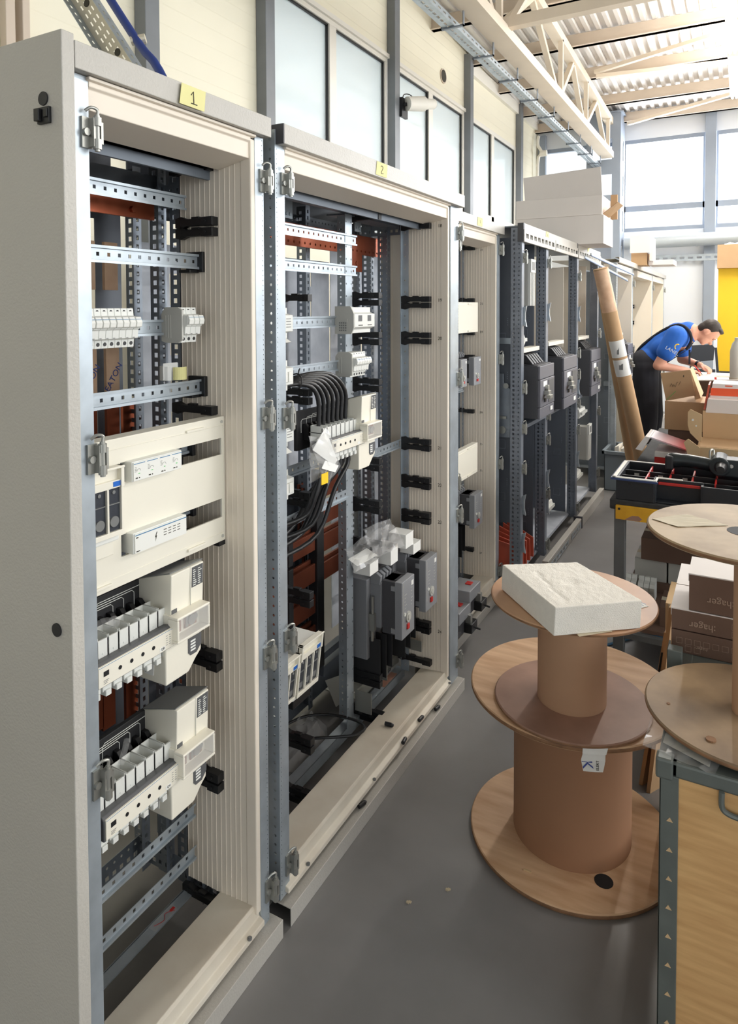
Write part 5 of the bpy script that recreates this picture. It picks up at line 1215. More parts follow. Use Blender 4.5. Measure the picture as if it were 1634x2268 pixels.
hbox(.950, 1.30, 1.985, 2.126, .842, .938, 'uppermost brown printed carton with a large white lid', .026, True, [(2, 0), (3, 2), (2, 3), (4, 1)])
for i, (dx, dz) in enumerate(((0, 0), (-.028, .03))):
    t = thing('folded_carton', ['nearer flat folded cardboard leaning against the rack', 'farther flat folded cardboard leaning against the rack'][i], 'cardboard', (.86, 2.45, 0), 'flattened cartons leaning beside the rack')
    b = M().hexa([(.80+dx, 2.44+dz, .0), (.812+dx, 2.44+dz, .0), (.905+dx, 2.60+dz, .0), (.893+dx, 2.60+dz, .0), (.865+dx*.6, 2.42+dz, .66-.10*i), (.877+dx*.6, 2.42+dz, .66-.10*i), (.905+dx*.3, 2.60+dz, .68-.10*i), (.893+dx*.3, 2.60+dz, .68-.10*i)])
    part('board', b, 'kraft', t)
    pieces('hand_hole', M().hexa([(.832+dx*.8, 2.4285+dz, .42-.1*i), (.838+dx*.8, 2.4285+dz, .42-.1*i), (.838+dx*.8, 2.432+dz, .42-.1*i), (.832+dx*.8, 2.432+dz, .42-.1*i), (.842+dx*.7, 2.426+dz, .50-.1*i), (.848+dx*.7, 2.426+dz, .50-.1*i), (.848+dx*.7, 2.43+dz, .50-.1*i), (.842+dx*.7, 2.43+dz, .50-.1*i)]), 'dark_void', t)
t = thing('barcode_carton', 'light carton with a printed bar code strip between the spools and the rack', 'box', (.98, 2.75, 0))
part('body', M().box(.835, 1.15, 2.64, 2.86, .0, .585), 'kraft_light', t, bevel=.0015)
part('label_strip', M().box(.845, .90, 2.6385, 2.64, .545, .583), 'paper_old', t)
m = M()
for i in range(10): m.box(.850+.0045*i, .850+.0045*i+(.0025 if i % 3 else .0012), 2.637, 2.6386, .552, .576)
part('bar_code', m, 'ink', t)

# ---- table with black mat and yellow edge board
TX0, TX1, TY0, TY1, TZ = .565, 1.95, 3.10, 5.1, .815
t = thing('work_table', 'work table with a worn black top and a yellow front edge', 'table', (1.25, 3.9, 0))
part('table_mat', M().box(TX0, TX1, TY0, TY1, TZ-.045, TZ), 'table_black', t, bevel=.006)
yb = part('edge_board', M().box(.592, TX1-.02, TY0-.014, TY0+.006, TZ-.082, TZ-.022), 'table_yellow', t, bevel=.002)
part('worn_patch', M().prism([(.63, TZ-.080), (.69, TZ-.080), (.70, TZ-.070), (.685, TZ-.058), (.66, TZ-.060), (.65, TZ-.066)], 'y', TY0-.0146, TY0-.0140), 'hardboard', yb)
pieces('screw', M().cyl((.607, TY0-.014, TZ-.036), (.607, TY0-.017, TZ-.036), .005, 10).cyl((.80, TY0-.014, TZ-.036), (.80, TY0-.017, TZ-.036), .005, 10), 'black', yb)
for x, y in ((.582, 3.115), (1.88, 3.115), (.60, 4.98), (1.88, 4.98)): part('leg', M().box(x, x+.045, y, y+.045, 0, TZ-.045), 'leg_grey', t, bevel=.003)
part('lower_shelf', M().box(.572, 1.9, 3.16, 5.0, .225, .24), 'kraft_dark', t)
part('frame_rail', M().box(.60, 1.9, 3.12, 3.15, .20, .225).box(.59, .62, 3.15, 5.0, TZ-.085, TZ-.045), 'leg_grey', t)
# things on the lower shelf
def carton(name, label, x0, x1, y0, y1, z0, z1, ml, group=None, cat='box'):
    t = thing(name, label, cat, ((x0+x1)/2, (y0+y1)/2, z0), group)
    part('body', M().box(x0, x1, y0, y1, z0, z1), ml, t, bevel=.0015); part('tape_seam', M().box(x0-.0003, x1+.0003, (y0+y1)/2-.02, (y0+y1)/2+.02, z1-.01, z1+.0005), 'paper_old', t)
    return t
GS = 'cartons stored under the work table'
carton('grey_carton', 'left grey carton on the shelf under the work table', .605, .752, 3.62, 3.82, .289, .396, 'shade_grey', GS)
carton('grey_carton', 'right grey carton on the shelf under the work table', .760, .90, 3.62, 3.82, .289, .396, 'shade_grey', GS)
carton('brown_carton', 'low flat brown carton below the grey cartons under the work table', .605, 1.20, 3.60, 3.88, .24, .288, 'kraft_dark', GS)
carton('brown_carton', 'wide dark brown carton on top of the grey cartons under the work table', .636, 1.20, 3.60, 3.88, .397, .505, 'kraft_dark', GS)
carton('brown_carton', 'brown carton at the shelf front right under the work table', .76, 1.15, 3.22, 3.42, .24, .33, 'kraft_dark', GS)
G5 = 'grey white modular breakers on the shelf under the table'
for i in range(5):
    x = .580 + .0262*i + (.006 if i > 1 else 0)
    t = thing('loose_breaker', 'grey white breaker on the shelf under the table, %s from the left' % ORDN[i], 'circuit breaker', (x, 3.50, .24), G5)
    part('body', M().prism([(3.46, .24), (3.55, .24), (3.55, .335), (3.51, .345), (3.505, .328), (3.47, .325), (3.46, .31)], 'x', x, x+.0245), 'module_white', t, bevel=.001)
    part('window', M().box(x+.008, x+.016, 3.4585, 3.4602, .256, .268), 'black', t); part('lever', M().box(x+.004, x+.020, 3.455, 3.48, .285, .31), 'shade_grey', t)

# ---- black organiser on the table
t = thing('organiser_case', 'open black compartment case with white rim on the work table', 'organiser', (.85, 3.27, TZ))
Z0, Z1 = TZ, .915
m = M().box(.595, 1.35, 3.115, 3.44, Z0, Z0+.008).box(.59, .602, 3.11, 3.445, Z0, Z1).box(.59, .745, 3.105, 3.117, Z0, Z1).box(.745, .93, 3.17, 3.182, Z0, Z1-.005).box(.738, .75, 3.11, 3.18, Z0, Z1).box(.925, 1.36, 3.13, 3.142, Z0, Z1-.012).box(.92, .932, 3.13, 3.18, Z0, Z1-.012).box(.59, 1.36, 3.435, 3.447, Z0, Z1)
part('tray_body', m, 'toolbox', t, bevel=.003)
m = M().box(.575, .592, 3.095, 3.46, Z1-.006, Z1).box(.575, .755, 3.095, 3.108, Z1-.006, Z1).box(.742, .755, 3.10, 3.175, Z1-.006, Z1).box(.745, .85, 3.165, 3.175, Z1-.006, Z1).box(.575, 1.2, 3.447, 3.46, Z1-.006, Z1)
part('white_rim', m, 'frame_white', t, bevel=.002); part('blue_rim', M().box(.570, .576, 3.09, 3.465, Z1-.012, Z1-.004).box(.570, .76, 3.088, 3.094, Z1-.012, Z1-.004), 'toolbox_edge', t)
pieces('divider', M().box(.60, 1.35, 3.20, 3.205, Z0, Z1-.012).box(.60, 1.35, 3.30, 3.305, Z0, Z1-.010), 'black', t)
m = M()
for x in (.70, .79, .88, .97, 1.06): m.hexa([(x, 3.12 if x < .75 else 3.185, Z0), (x+.006, 3.12 if x < .75 else 3.185, Z0), (x+.006, 3.43, Z0), (x, 3.43, Z0), (x, 3.12 if x < .75 else 3.185, Z1-.012), (x+.006, 3.12 if x < .75 else 3.185, Z1-.012), (x+.006, 3.43, Z1-.012), (x, 3.43, Z1-.012)])
pieces('divider', m, 'red', t, label='red divider')
m = M()
for x in (.64, .74, .84): m.box(x, x+.02, 3.2985, 3.3, Z1-.034, Z1-.022)
pieces('name_tag', m, 'shade_grey', t)
part('handle_bar', M().box(.755, .92, 3.158, 3.168, Z1-.03, Z1-.018), 'red', t, bevel=.002)
m = M()
for x in (.64, .68): m.box(x, x+.012, 3.103, 3.105, Z1-.03, Z1-.022)
pieces('latch', m, 'black', t)
# cordless drill lying across the case
t = thing('cordless_drill', 'black cordless drill lying across the organiser case', 'drill', (.95, 3.36, Z1))
zc = Z1+.03
part('handle', M().tube([(.775, 3.36, zc+.008), (.80, 3.36, zc+.012), (.86, 3.36, zc+.014), (.93, 3.36, zc+.008), (.98, 3.36, zc)], [.028, .033, .030, .029, .029, .028], 14), 'drill', t, smooth=True)
part('battery', M().box(.765, .80, 3.325, 3.395, zc-.03, zc+.035), 'black_soft', t, bevel=.008)
part('motor_housing', M().cyl((.985, 3.30, zc+.012), (.985, 3.44, zc+.012), .042, 20).box(.98, 1.14, 3.31, 3.40, zc-.03, zc+.045), 'drill', t, bevel=.006)
part('chuck', M().cone((.99, 3.30, zc+.012), (.99, 3.24, zc+.012), .026, .016, 18), 'black', t, smooth=True)
part('belt_hook', M().tube([(.945, 3.38, zc+.03), (.945, 3.40, zc+.06), (.957, 3.41, zc+.062), (.957, 3.38, zc+.035)], .005, 8), 'zinc', t)
part('badge', M().cyl((1.03, 3.3095, zc+.018), (1.03, 3.3075, zc+.018), .008, 12), 'shade_grey', t)

# ---- cartons on the rear of the table
t = thing('open_gift_carton', 'white and red carton with a half open lid on the work table', 'box', (.75, 4.0, TZ), 'cartons piled on the work table')
part('body', M().box(.66, .95, 3.92, 4.15, TZ, .878), 'carton_white', t, bevel=.001)
part('red_band', M().box(.6595, .9505, 3.9195, 4.1505, TZ+.002, TZ+.035), 'red', t)
m = M().hexa([(.565, 3.90, .885), (.60, 3.90, .88), (.60, 4.15, .88), (.565, 4.15, .885), (.615, 3.90, .958), (.64, 3.90, .955), (.64, 4.15, .955), (.615, 4.15, .958)]); part('lid_flap', m, 'carton_white', t)
part('lid', M().hexa([(.63, 3.92, .950), (.82, 3.92, .895), (.82, 4.15, .895), (.63, 4.15, .950), (.63, 3.92, .957), (.82, 3.92, .902), (.82, 4.15, .902), (.63, 4.15, .957)]), 'lid_fade', t, label='lid fading from white to red')
part('lettering', M().text('ATELIER', .016, (.80, 3.9192, .865), (1, 0, 0), (0, 0, 1)), 'red', t) if False else None
part('printing', M().box(.755, .80, 3.9188, 3.9196, .861, .868), 'red', t)
t = thing('open_kraft_carton', 'open light brown mailing carton with round cut flaps on the work table', 'box', (.95, 3.85, TZ), 'cartons piled on the work table')
part('body', M().box(.87, 1.6, 3.80, 4.10, TZ, .945), 'kraft_light', t, bevel=.001)
part('inner', M().box(.875, 1.59, 3.81, 4.09, .9455, .947), 'kraft', t)
part('lid', M().hexa([(.882, 4.09, .945), (1.6, 4.09, .945), (1.6, 4.097, .945), (.882, 4.097, .945), (.882, 4.06, 1.095), (1.6, 4.06, 1.095), (1.6, 4.067, 1.095), (.882, 4.067, 1.095)]), 'kraft_light', t)
part('flap', M().prism([(.87, .95), (.885, .945), (.885, 1.09), (.83, 1.115), (.818, 1.10), (.818, 1.03), (.83, .99)], 'y', 3.93, 3.936), 'kraft_light', t)
part('flap', M().prism([(.885, .885), (.885, .945), (.83, .985), (.81, .965), (.835, .89), (.85, TZ+.003)], 'y', 3.78, 3.786), 'kraft_light', t)
pieces('rivet', M().cyl((.842, 3.93, 1.06), (.842, 3.927, 1.06), .006, 10).cyl((.858, 3.93, 1.03), (.858, 3.927, 1.03), .004, 10), 'paper', t)
t = thing('white_orange_carton', 'white carton with an orange stripe and flared tray on top of the cartons', 'box', (1.1, 4.15, 1.09), 'cartons piled on the work table')
part('tray', M().hexa([(.895, 4.06, 1.085), (1.6, 4.06, 1.085), (1.6, 4.30, 1.085), (.895, 4.30, 1.085), (.905, 4.05, 1.16), (1.6, 4.05, 1.16), (1.6, 4.32, 1.16), (.905, 4.32, 1.16)]), 'carton_white', t, bevel=.002)
part('box_body', M().hexa([(.915, 4.12, 1.16), (1.6, 4.12, 1.16), (1.6, 4.34, 1.16), (.915, 4.34, 1.16), (.925, 4.13, 1.235), (1.6, 4.13, 1.235), (1.6, 4.34, 1.235), (.925, 4.34, 1.235)]), 'carton_white', t)
part('orange_stripe', M().hexa([(.914, 4.1185, 1.172), (1.6, 4.1185, 1.172), (1.6, 4.125, 1.172), (.914, 4.125, 1.172), (.918, 4.1235, 1.212), (1.6, 4.1235, 1.212), (1.6, 4.129, 1.212), (.918, 4.129, 1.212)]), 'orange_print', t)
part('printing', M().box(.985, 1.02, 4.127, 4.1285, 1.222, 1.228), 'orange_print', t)
pieces('tray_foot', M().box(.94, .96, 4.07, 4.09, 1.075, 1.087).box(1.04, 1.06, 4.07, 4.09, 1.075, 1.087), 'black', t)
part('side_flap', M().hexa([(.885, 4.06, 1.10), (.895, 4.06, 1.10), (.895, 4.3, 1.10), (.885, 4.3, 1.10), (.905, 4.1, 1.23), (.913, 4.1, 1.23), (.913, 4.3, 1.23), (.905, 4.3, 1.23)]), 'orange_red', t)
t = thing('open_kraft_carton', 'brown carton with raised flaps and handwriting behind the mailing carton', 'box', (.78, 4.4, .89), 'cartons piled on the work table')
part('body', M().box(.672, 1.3, 4.30, 4.62, .94, 1.105), 'kraft', t, bevel=.001)
part('flap', M().hexa([(.678, 4.30, 1.105), (.832, 4.30, 1.145), (.832, 4.306, 1.145), (.678, 4.306, 1.105), (.650, 4.27, 1.268), (.806, 4.27, 1.294), (.806, 4.276, 1.294), (.650, 4.276, 1.268)]), 'kraft', t)
part('flap', M().hexa([(.83, 4.31, 1.12), (.86, 4.31, 1.13), (.86, 4.6, 1.13), (.83, 4.6, 1.12), (.80, 4.31, 1.285), (.806, 4.31, 1.285), (.80, 4.6, 1.285), (.79, 4.6, 1.285)]), 'kraft_light', t)
part('handwriting', M().tube([(.70, 4.283, 1.19), (.708, 4.28, 1.21), (.715, 4.283, 1.19), (.72, 4.281, 1.205), (.728, 4.283, 1.19), (.735, 4.28, 1.215), (.742, 4.279, 1.22)], .0008, 5).tube([(.745, 4.28, 1.2), (.756, 4.278, 1.225)], .0008, 5).box(.77, .774, 4.2735, 4.2745, 1.25, 1.262), 'ink', t)
part('green_line', M().bar((.682, 4.2985, 1.112), (.73, 4.288, 1.165), .0015, .002), 'green', t)
carton('brown_carton', 'dark brown carton underneath the handwritten carton on the work table', .69, 1.25, 4.31, 4.60, TZ, .938, 'kraft_dark', 'cartons piled on the work table')

# ================================================================== AROUND THE WORKER
t = thing('workbench', 'white topped workbench with cardboard clad front where the worker leans', 'workbench', (1.4, 6.9, 0))
part('worktop', M().box(.62, 2.6, 6.45, 7.75, .945, .985), 'frame_white', t, bevel=.003)
part('front_cladding', M().box(.66, 2.55, 6.50, 6.51, .0, .945), 'kraft_dark', t)
for x in (.66, 2.5):
    for y in (6.5, 7.68): part('leg', M().box(x, x+.05, y, y+.05, 0, .945), 'leg_grey', t)
t = thing('small_white_frame', 'low white frame with a red foot standing on the workbench', 'frame', (.92, 6.75, .985))
part('board', M().box(.85, 1.25, 6.70, 6.90, 1.035, 1.052), 'frame_white', t); part('foot', M().box(.85, .865, 6.70, 6.9, .985, 1.035), 'red', t); part('foot', M().box(1.23, 1.25, 6.70, 6.9, .985, 1.035), 'frame_white', t)
t = thing('paper_sheet', 'drawing sheet under the hands of the worker', 'paper', (.85, 7.25, .985))
part('sheet', M().box(.66, 1.0, 7.12, 7.42, .9852, .9862), 'paper', t)
t = thing('white_bottle', 'white bottle at the right picture edge behind the cartons', 'bottle', (1.075, 5.3, .0))
t.location.z = .985
ORG[t.name] = Vector((1.04, 5.3, .985)); t.location.x = 1.04
part('body', M().lathe((1.04, 5.3), [(.001, 1.16), (.05, 1.16), (.052, 1.17), (.052, 1.35), (.040, 1.40), (.025, 1.42), (.025, 1.44), (.001, 1.44)], 32), 'white_plastic', t, smooth=True)
part('collar', M().lathe((1.04, 5.3), [(.001, 1.13), (.056, 1.13), (.056, 1.17), (.001, 1.17)], 32), 'cream', t, smooth=True)
part('stand', M().box(1.0, 1.08, 5.26, 5.34, .985, 1.13), 'rack_wood', t)
t = thing('open_kraft_carton', 'large open brown carton between the table and the workbench', 'box', (1.1, 5.4, 0), None)
part('body', M().box(.76, 1.9, 5.12, 5.75, 0, .985), 'kraft_dark', t, bevel=.002)
part('flap', M().hexa([(.76, 5.12, .985), (1.3, 5.12, .985), (1.3, 5.128, .985), (.76, 5.128, .985), (.77, 5.02, 1.16), (1.3, 5.02, 1.19), (1.3, 5.028, 1.19), (.77, 5.028, 1.16)]), 'kraft_dark', t)
part('white_edge', M().hexa([(.77, 5.018, 1.158), (1.3, 5.018, 1.188), (1.3, 5.03, 1.188), (.77, 5.03, 1.158), (.77, 5.018, 1.164), (1.3, 5.018, 1.194), (1.3, 5.03, 1.194), (.77, 5.03, 1.164)]), 'carton_white', t)
# yellow board, chair, boxes near the rear wall
t = thing('yellow_board', 'tall yellow board standing before the rear wall', 'board', (1.4, 9.0, 0))
part('panel', M().box(.80, 2.3, 8.99, 9.03, .90, 2.10), 'board_yellow', t, bevel=.004); part('stand', M().box(.81, .86, 9.03, 9.08, 0, 2.08).box(2.2, 2.25, 9.03, 9.08, 0, 2.08).box(.81, 2.25, 9.0, 9.03, .84, .9), 'leg_grey', t)
t = thing('brown_carton', 'brown carton with crumpled paper on top of the yellow board', 'box', (1.1, 9.0, 2.1))
part('body', M().box(.79, 1.6, 8.90, 9.25, 2.10, 2.37), 'kraft', t); part('crumpled_paper', sheet([(.86, 8.92, 2.37), (1.3, 8.92, 2.37), (1.3, 9.2, 2.37), (.86, 9.2, 2.37)], 8, 5, .05, 41), 'carton_white', t, solid=.002)
t = thing('dark_chair', 'dark chair with a slatted back behind the worker', 'chair', (.70, 8.5, 0))
part('backrest', M().prism([(.55, 1.03), (.78, 1.06), (.79, 1.20), (.76, 1.24), (.55, 1.22)], 'y', 8.48, 8.50).box(.55, .80, 8.48, 8.50, .90, .96), 'chair_dark', t, bevel=.004)
part('seat', M().box(.45, .85, 8.3, 8.7, .45, .50), 'chair_dark', t, bevel=.01)
for x, y in ((.47, 8.32), (.81, 8.32), (.56, 8.66), (.81, 8.66)): part('leg', M().box(x, x+.025, y, y+.025, 0, .45), 'chair_dark', t)
part('back_frame', M().box(.54, .565, 8.49, 8.515, .45, 1.2).bar((.80, 8.50, 1.2), (.84, 8.5, .72), .025, .025).box(.54, .84, 8.49, 8.51, .72, .75), 'chair_dark', t)
# cartons and strips on top of the cabinets
t = thing('long_white_carton', 'long white carton with open end flaps on top of the open frame cabinet', 'box', (-.17, 5.35, 2.12), 'things stored on top of the cabinets')
part('lower_body', M().box(-.49, .165, 5.20, 5.60, 2.115, 2.325), 'carton_white', t, bevel=.002)
part('upper_body', M().box(-.49, .150, 5.215, 5.60, 2.328, 2.47), 'carton_white', t, bevel=.002)
part('lid_flap', M().hexa([(-.42, 5.215, 2.47), (.15, 5.215, 2.47), (.15, 5.222, 2.47), (-.42, 5.222, 2.47), (-.42, 5.17, 2.635), (.146, 5.17, 2.665), (.146, 5.177, 2.665), (-.42, 5.177, 2.635)]), 'carton_white', t)
part('end_flap', M().hexa([(.150, 5.24, 2.335), (.150, 5.5, 2.335), (.155, 5.5, 2.335), (.155, 5.24, 2.335), (.255, 5.22, 2.41), (.25, 5.5, 2.42), (.256, 5.5, 2.42), (.261, 5.22, 2.41)]).box(.150, .2, 5.58, 5.60, 2.33, 2.52), 'kraft', t)
part('end_label', M().box(.1655, .166, 5.24, 5.34, 2.2, 2.29), 'paper', t)
t = thing('white_carton', 'small white carton standing on the far end cabinets', 'box', (.08, 8.0, 2.12), 'things stored on top of the cabinets')
part('body', M().box(-.02, .14, 7.95, 8.25, 2.106, 2.24), 'kraft', t); part('flap', M().box(-.03, .17, 7.93, 7.94, 2.24, 2.43).box(.17, .20, 7.94, 8.2, 2.15, 2.40), 'carton_white', t)
carton('white_carton', 'flat white tray carton overhanging at the far end cabinets', .15, .40, 8.0, 8.4, 2.107, 2.16, 'carton_white', 'things stored on top of the cabinets')
for i, (a, b) in enumerate((((X4+.02, 5.42, 2.035), (.115, 6.75, 1.90)), ((X4+.05, 5.5, 2.06), (.135, 7.0, 1.965)))):
    t = thing('trim_strip', ['lower blue edged strip sticking out from the open frame cabinet', 'upper blue edged strip sticking out from the open frame cabinet'][i], 'strip', a, 'loose strips at the far head strip')
    part('strip', M().bar(a, b, .008, .022), 'galv', t); part('blue_edge', M().bar(Vector(a)+Vector((.005, 0, -.009)), Vector(b)+Vector((.005, 0, -.009)), .003, .006), 'blue_trim', t)
# cardboard tubes leaning against the frame
def tube_thing(a, b, r, label, labels):
    t = thing('cardboard_tube', label, 'tube', a, 'cardboard tubes leaning on the open frame cabinet'); A, B = Vector(a), Vector(b); d = (B-A).normalized()
    part('tube', M().cone(A, B, r, r, 28), 'kraft', t, smooth=True)
    if labels:
        f = lambda s_: A+(B-A)*s_
        pieces('paper_label', M().cone(f(.55), f(.62), r+.0012, r+.0012, 28, False).cone(f(.63), f(.70), r+.0012, r+.0012, 28, False), 'paper', t, smooth=True)
        pieces('tape_wrap', M().cone(f(.82), f(.995), r+.001, r+.001, 28, False).cone(f(.02), f(.10), r+.001, r+.001, 28, False), 'tan_wrap', t, smooth=True)
        q = f(.655)+Vector((.02, -r-.0015, 0)); part('bar_code', M().box(q.x-.02, q.x-.005, q.y-.001, q.y, q.z-.03, q.z+.03).box(f(.59).x-.01, f(.59).x+.02, f(.59).y-r-.003, f(.59).y-r-.001, f(.59).z-.03, f(.59).z+.02), 'label_grey', t)
    return t
tube_thing((.41, 6.10, .03), (.045, 5.77, 1.965), .058, 'front cardboard tube with white labels leaning on the open frame cabinet', True)
tube_thing((.30, 6.20, .03), (.045, 5.95, 1.78), .052, 'rear cardboard tube half hidden behind the labelled tube', False)
t = thing('grey_crate', 'grey plastic crate with white parts on the floor beside the cardboard tubes', 'crate', (.1, 6.55, 0))
m = M(); x0, x1, y0, y1, h = -.02, .36, 6.40, 6.85, .36
m.box(x0, x1, y0, y1, 0, .01).box(x0, x1, y0, y0+.01, 0, h).box(x0, x1, y1-.01, y1, 0, h).box(x0, x0+.01, y0, y1, 0, h).box(x1-.01, x1, y0, y1, 0, h)
part('body', m, 'crate', t, bevel=.003); m = M().box(x0-.02, x1+.02, y0-.02, y0+.005, h-.03, h).box(x0-.02, x0+.005, y0-.02, y1+.02, h-.03, h).box(x1-.005, x1+.02, y0-.02, y1+.02, h-.03, h).box(x0-.02, x1+.02, y1-.005, y1+.02, h-.03, h)
part('rim', m, 'crate', t, bevel=.003); part('label', M().box(.19, .25, y0-.022, y0-.020, h-.09, h-.035), 'paper', t)
for i in range(3):
    solo('plastic_offcut', 'white plastic offcut in the grey crate, %s from the left' % ORDN[i], 'offcut', M().hexa([(.07+.05*i, 6.46, .012), (.12+.05*i, 6.46, .012), (.12+.05*i, 6.7, .012), (.07+.05*i, 6.7, .012), (.06+.055*i, 6.46, .385-.012*i), (.095+.055*i, 6.46, .40-.012*i), (.095+.055*i, 6.7, .39), (.06+.055*i, 6.7, .375)]), 'frame_white', 'white offcuts in the crate')
# small litter on the floor
for i, (x, y) in enumerate(((.35, 1.75), (.27, 1.66), (.60, 2.98))):
    solo('floor_crumb', ['pale crumb on the floor between the cabinets and the large spool', 'small pale crumb on the floor nearer to the cabinets', 'dark scrap on the floor near the table leg'][i], 'crumb', M().box(x, x+.008, y, y+.006, 0, .004).box(x+.004, x+.012, y+.004, y+.010, 0, .003) if i < 2 else M().box(x, x+.05, y, y+.012, 0, .006), 'dust' if i < 2 else 'black', 'floor litter')
t = thing('teal_cable', 'teal cable end beside the leg of the work table', 'cable', (.54, 3.35, .30)); part('sheath', M().tube([(.50, 3.42, .0055), (.56, 3.5, .006), (.64, 3.6, .006), (.75, 3.65, .006)], .0055, 8), 'blue_line', t)

# ================================================================== THE WORKER
def capsules(segs, balls=()):
    m = M()
    for pts, rr in segs:
        P = [Vector(p) for p in pts]
        for (a, b), (r0, r1) in zip(zip(P, P[1:]), zip(rr, rr[1:])): m.cone(a, b, r0, r1, 14)
        for p, r in zip(P, rr): m.ball(p, r, r, r, None, 14, 10)
    for c, rx, ry, rz, rot in balls: m.ball(c, rx, ry, rz, rot, 18, 14)
    return m
def fleshy(name, m, ml, parent, vox, smooth=4):
    o = part(name, m, ml, parent); r = o.modifiers.new('remesh', 'REMESH'); r.mode = 'VOXEL'; r.voxel_size = vox; r.use_smooth_shade = True
    s_ = o.modifiers.new('smooth', 'SMOOTH'); s_.iterations = smooth; s_.factor = .5
    return o
PYc = 7.40
t = thing('person', 'person in a blue shirt and dark bib overalls bending over the white workbench', 'person', (.22, PYc, 0))
head = Vector((.765, PYc, 1.405))
hr = Matrix.Rotation(math.radians(62), 3, 'Y')       # head tipped forward: crown to +X, face downwards
def H(x, y, z): return tuple(head + hr @ Vector((x, y, z)))  # x: face forward, z: crown, before the tip
balls = [(H(-.005, 0, .02), .098, .076, .105, hr), (H(.022, 0, -.045), .068, .060, .072, hr), (H(.062, 0, -.085), .030, .032, .026, hr),
         (H(.099, 0, -.030), .026, .014, .020, hr), (H(.080, 0, .005), .014, .010, .026, hr), (H(.080, .030, .022), .012, .022, .008, hr), (H(.080, -.030, .022), .012, .022, .008, hr),
         (H(.082, 0, -.060), .012, .022, .007, hr), (H(.080, 0, -.070), .011, .020, .006, hr), (H(-.010, .078, -.005), .022, .010, .032, hr), (H(-.010, -.078, -.005), .022, .010, .032, hr),
         ((.20, PYc, 1.06), .125, .17, .13, None), ((.48, PYc, 1.33), .13, .19, .12, Matrix.Rotation(math.radians(55), 3, 'Y'))]
segs = [([(.20, PYc, 1.08), (.34, PYc, 1.22), (.50, PYc, 1.35), (.60, PYc, 1.40)], [.125, .125, .13, .10]),
        ([(.58, PYc, 1.40), (.70, PYc, 1.385)], [.062, .058])]
for sg in (-1, 1):
    segs.append(([(.20, PYc+sg*.10, 1.02), (.235, PYc+sg*.11, .56), (.19, PYc+sg*.11, .12)], [.095, .065, .045]))
    segs.append(([(.19, PYc+sg*.11, .06), (.33, PYc+sg*.12, .045)], [.045, .038]))
# near arm (towards the camera) and far arm, both with a hand over the bench
nS, nE, nW = (.50, PYc-.20, 1.375), (.345, PYc-.25, 1.085), (.60, PYc-.13, 1.035)
fS, fE, fW = (.52, PYc+.20, 1.37), (.52, PYc+.25, 1.12), (.70, PYc+.10, 1.075)
segs += [([nS, nE, nW], [.062, .048, .030]), ([fS, fE, fW], [.062, .048, .030])]
def hand(w, dirx, diry, dz, sg):
    w = Vector(w); d = Vector((dirx, diry, dz)).normalized(); side = d.cross(Vector((0, 0, 1))).normalized()*sg; dn = side.cross(d).normalized()
    if dn.z > 0: dn = -dn
    palm = w+d*.045
    balls.append((tuple(palm), .045, .036, .020, Matrix((d, side, d.cross(side))).transposed()))
    for i, (o, L) in enumerate(((-.030, .040), (-.010, .046), (.010, .043), (.028, .034))):
        a = w+d*.078+side*o; b = a+d*L*.7+dn*.010; c = b+d*L*.25+dn*.022; e = c-d*.006+dn*.016
        segs.append(([a, b, c, e], [.0095, .0088, .008, .007]))
    a = w+d*.03-side*.034; b = a+d*.035-side*.012+dn*.012; c = b+d*.026+side*.012+dn*.010
    segs.append(([a, b, c], [.011, .010, .008]))
hand(nW, .9, .22, -.10, 1); hand(fW, .75, -.45, -.28, -1)
body = fleshy('body', capsules(segs, balls), 'skin', t, .0062, 3)
# hair: cap of the head down to the nape, short at the sides, brushed up fringe
hb = [(H(-.022, 0, .040), .094, .0795, .092, hr), (H(-.052, 0, -.005), .058, .068, .070, hr), (H(.038, 0, .102), .040, .050, .024, hr), (H(.062, .01, .108), .016, .03, .014, hr)]
hm = capsules([], hb); fleshy('hair', hm, 'hair', t, .007, 2)
m = M()
for sg in (-1, 1): m.ball(H(.082, sg*.031, .008), .007, .010, .005, hr, 12, 8)
pieces('eye', m, 'ink', t)
m = M()
for sg in (-1, 1): m.ball(H(.090, sg*.031, .024), .005, .018, .004, hr, 10, 6)
pieces('eyebrow', m, 'hair', t)
# shirt with short sleeves
sh = capsules([([(.24, PYc, 1.13), (.37, PYc, 1.26), (.50, PYc, 1.365), (.585, PYc, 1.41)], [.135, .140, .135, .100]),
               ([nS, (.415, PYc-.235, 1.215)], [.100, .090]), ([fS, (.52, PYc+.235, 1.22)], [.100, .090])],
              [((.36, PYc, 1.25), .17, .185, .115, Matrix.Rotation(math.radians(-42), 3, 'Y')), ((.50, PYc, 1.355), .135, .235, .125, Matrix.Rotation(math.radians(-30), 3, 'Y')), ((.25, PYc, 1.14), .14, .175, .12, None)])
shirt = fleshy('shirt', sh, 'shirt_blue', t, .011, 5)
part('collar', M().tube([(.628, PYc-.075, 1.36), (.635, PYc-.03, 1.46), (.630, PYc+.03, 1.46), (.625, PYc+.075, 1.36), (.64, PYc+.03, 1.325), (.64, PYc-.03, 1.325), (.628, PYc-.075, 1.36)], .014, 8), 'shirt_blue', shirt, smooth=True)
e1 = (Vector((.85, 0, -.52))).normalized(); e2 = Vector((.5, -.18, .84)).normalized()
lp = Vector((.475, PYc-.330, 1.235))
part('chest_badge', M().text('LANEL', .045, lp, e1, e2, .001), 'white_plastic', shirt)
m = M(); c = lp+e2*.060+e1*.022
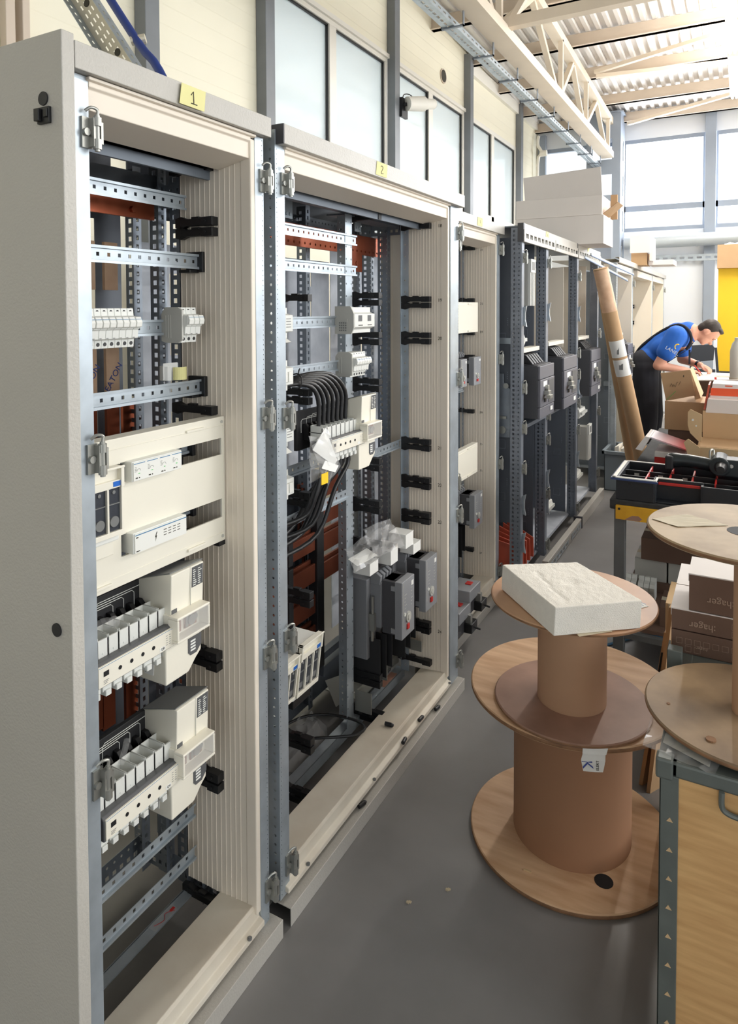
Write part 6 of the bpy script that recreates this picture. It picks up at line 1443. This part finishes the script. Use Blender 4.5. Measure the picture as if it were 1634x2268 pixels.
m.tube([c+e1*.024*math.cos(a)+e2*.026*math.sin(a) for a in [PI*.5+.3*k for k in range(11)]], .005, 6, 0); part('sleeve_badge', m, 'yellow', shirt)
# overalls: trousers, bib and straps
ov = capsules([([(.205, PYc-.09, 1.04), (.225, PYc-.10, .56), (.20, PYc-.115, .08)], [.135, .115, .095]), ([(.205, PYc+.09, 1.04), (.255, PYc+.10, .56), (.215, PYc+.115, .08)], [.135, .112, .095]),
               ([(.20, PYc-.06, 1.08), (.22, PYc+.06, 1.08)], [.150, .150])], [((.205, PYc, 1.10), .145, .195, .10, Matrix.Rotation(math.radians(-35), 3, 'Y'))])
ova = fleshy('overalls', ov, 'overall', t, .012, 4)
part('bib', M().hexa([(.30, PYc-.17, 1.03), (.36, PYc-.15, 1.06), (.36, PYc+.15, 1.06), (.30, PYc+.17, 1.03), (.56, PYc-.13, 1.215), (.60, PYc-.12, 1.24), (.60, PYc+.12, 1.24), (.56, PYc+.13, 1.215)]), 'overall', ova, bevel=.02)
for sg in (-1, 1):
    part('strap', M().tube([(.585, PYc+sg*.125, 1.24), (.628, PYc+sg*.145, 1.33), (.60, PYc+sg*.14, 1.43), (.51, PYc+sg*.11, 1.478), (.36, PYc+sg*.05, 1.415), (.18, PYc+sg*.03, 1.27), (.10, PYc, 1.16)], .015, 8), 'overall', ova, smooth=True)
part('loose_strap_end', M().box(.606, .624, PYc-.15, PYc-.143, 1.10, 1.24), 'overall', ova)
part('shoe', capsules([([(.17, PYc-.115, .05), (.33, PYc-.12, .045)], [.052, .045]), ([(.18, PYc+.115, .05), (.34, PYc+.12, .045)], [.052, .045])]), 'black', t, smooth=True)
wv = Vector(fW); wd = (wv-Vector(fE)).normalized()
part('wrist_watch', M().cyl(wv-wd*.03-wd*.012, wv-wd*.03+wd*.012, .036, 20), 'black', t, smooth=True)
t = thing('marker_pen', 'red pen held by the worker', 'pen', (.70, PYc-.09, 1.02))
part('barrel', M().cyl((.655, PYc-.08, 1.085), (.715, PYc-.085, 1.01), .006, 10), 'red', t); part('tip', M().cone((.715, PYc-.085, 1.01), (.726, PYc-.086, .996), .006, .001, 10), 'black', t)
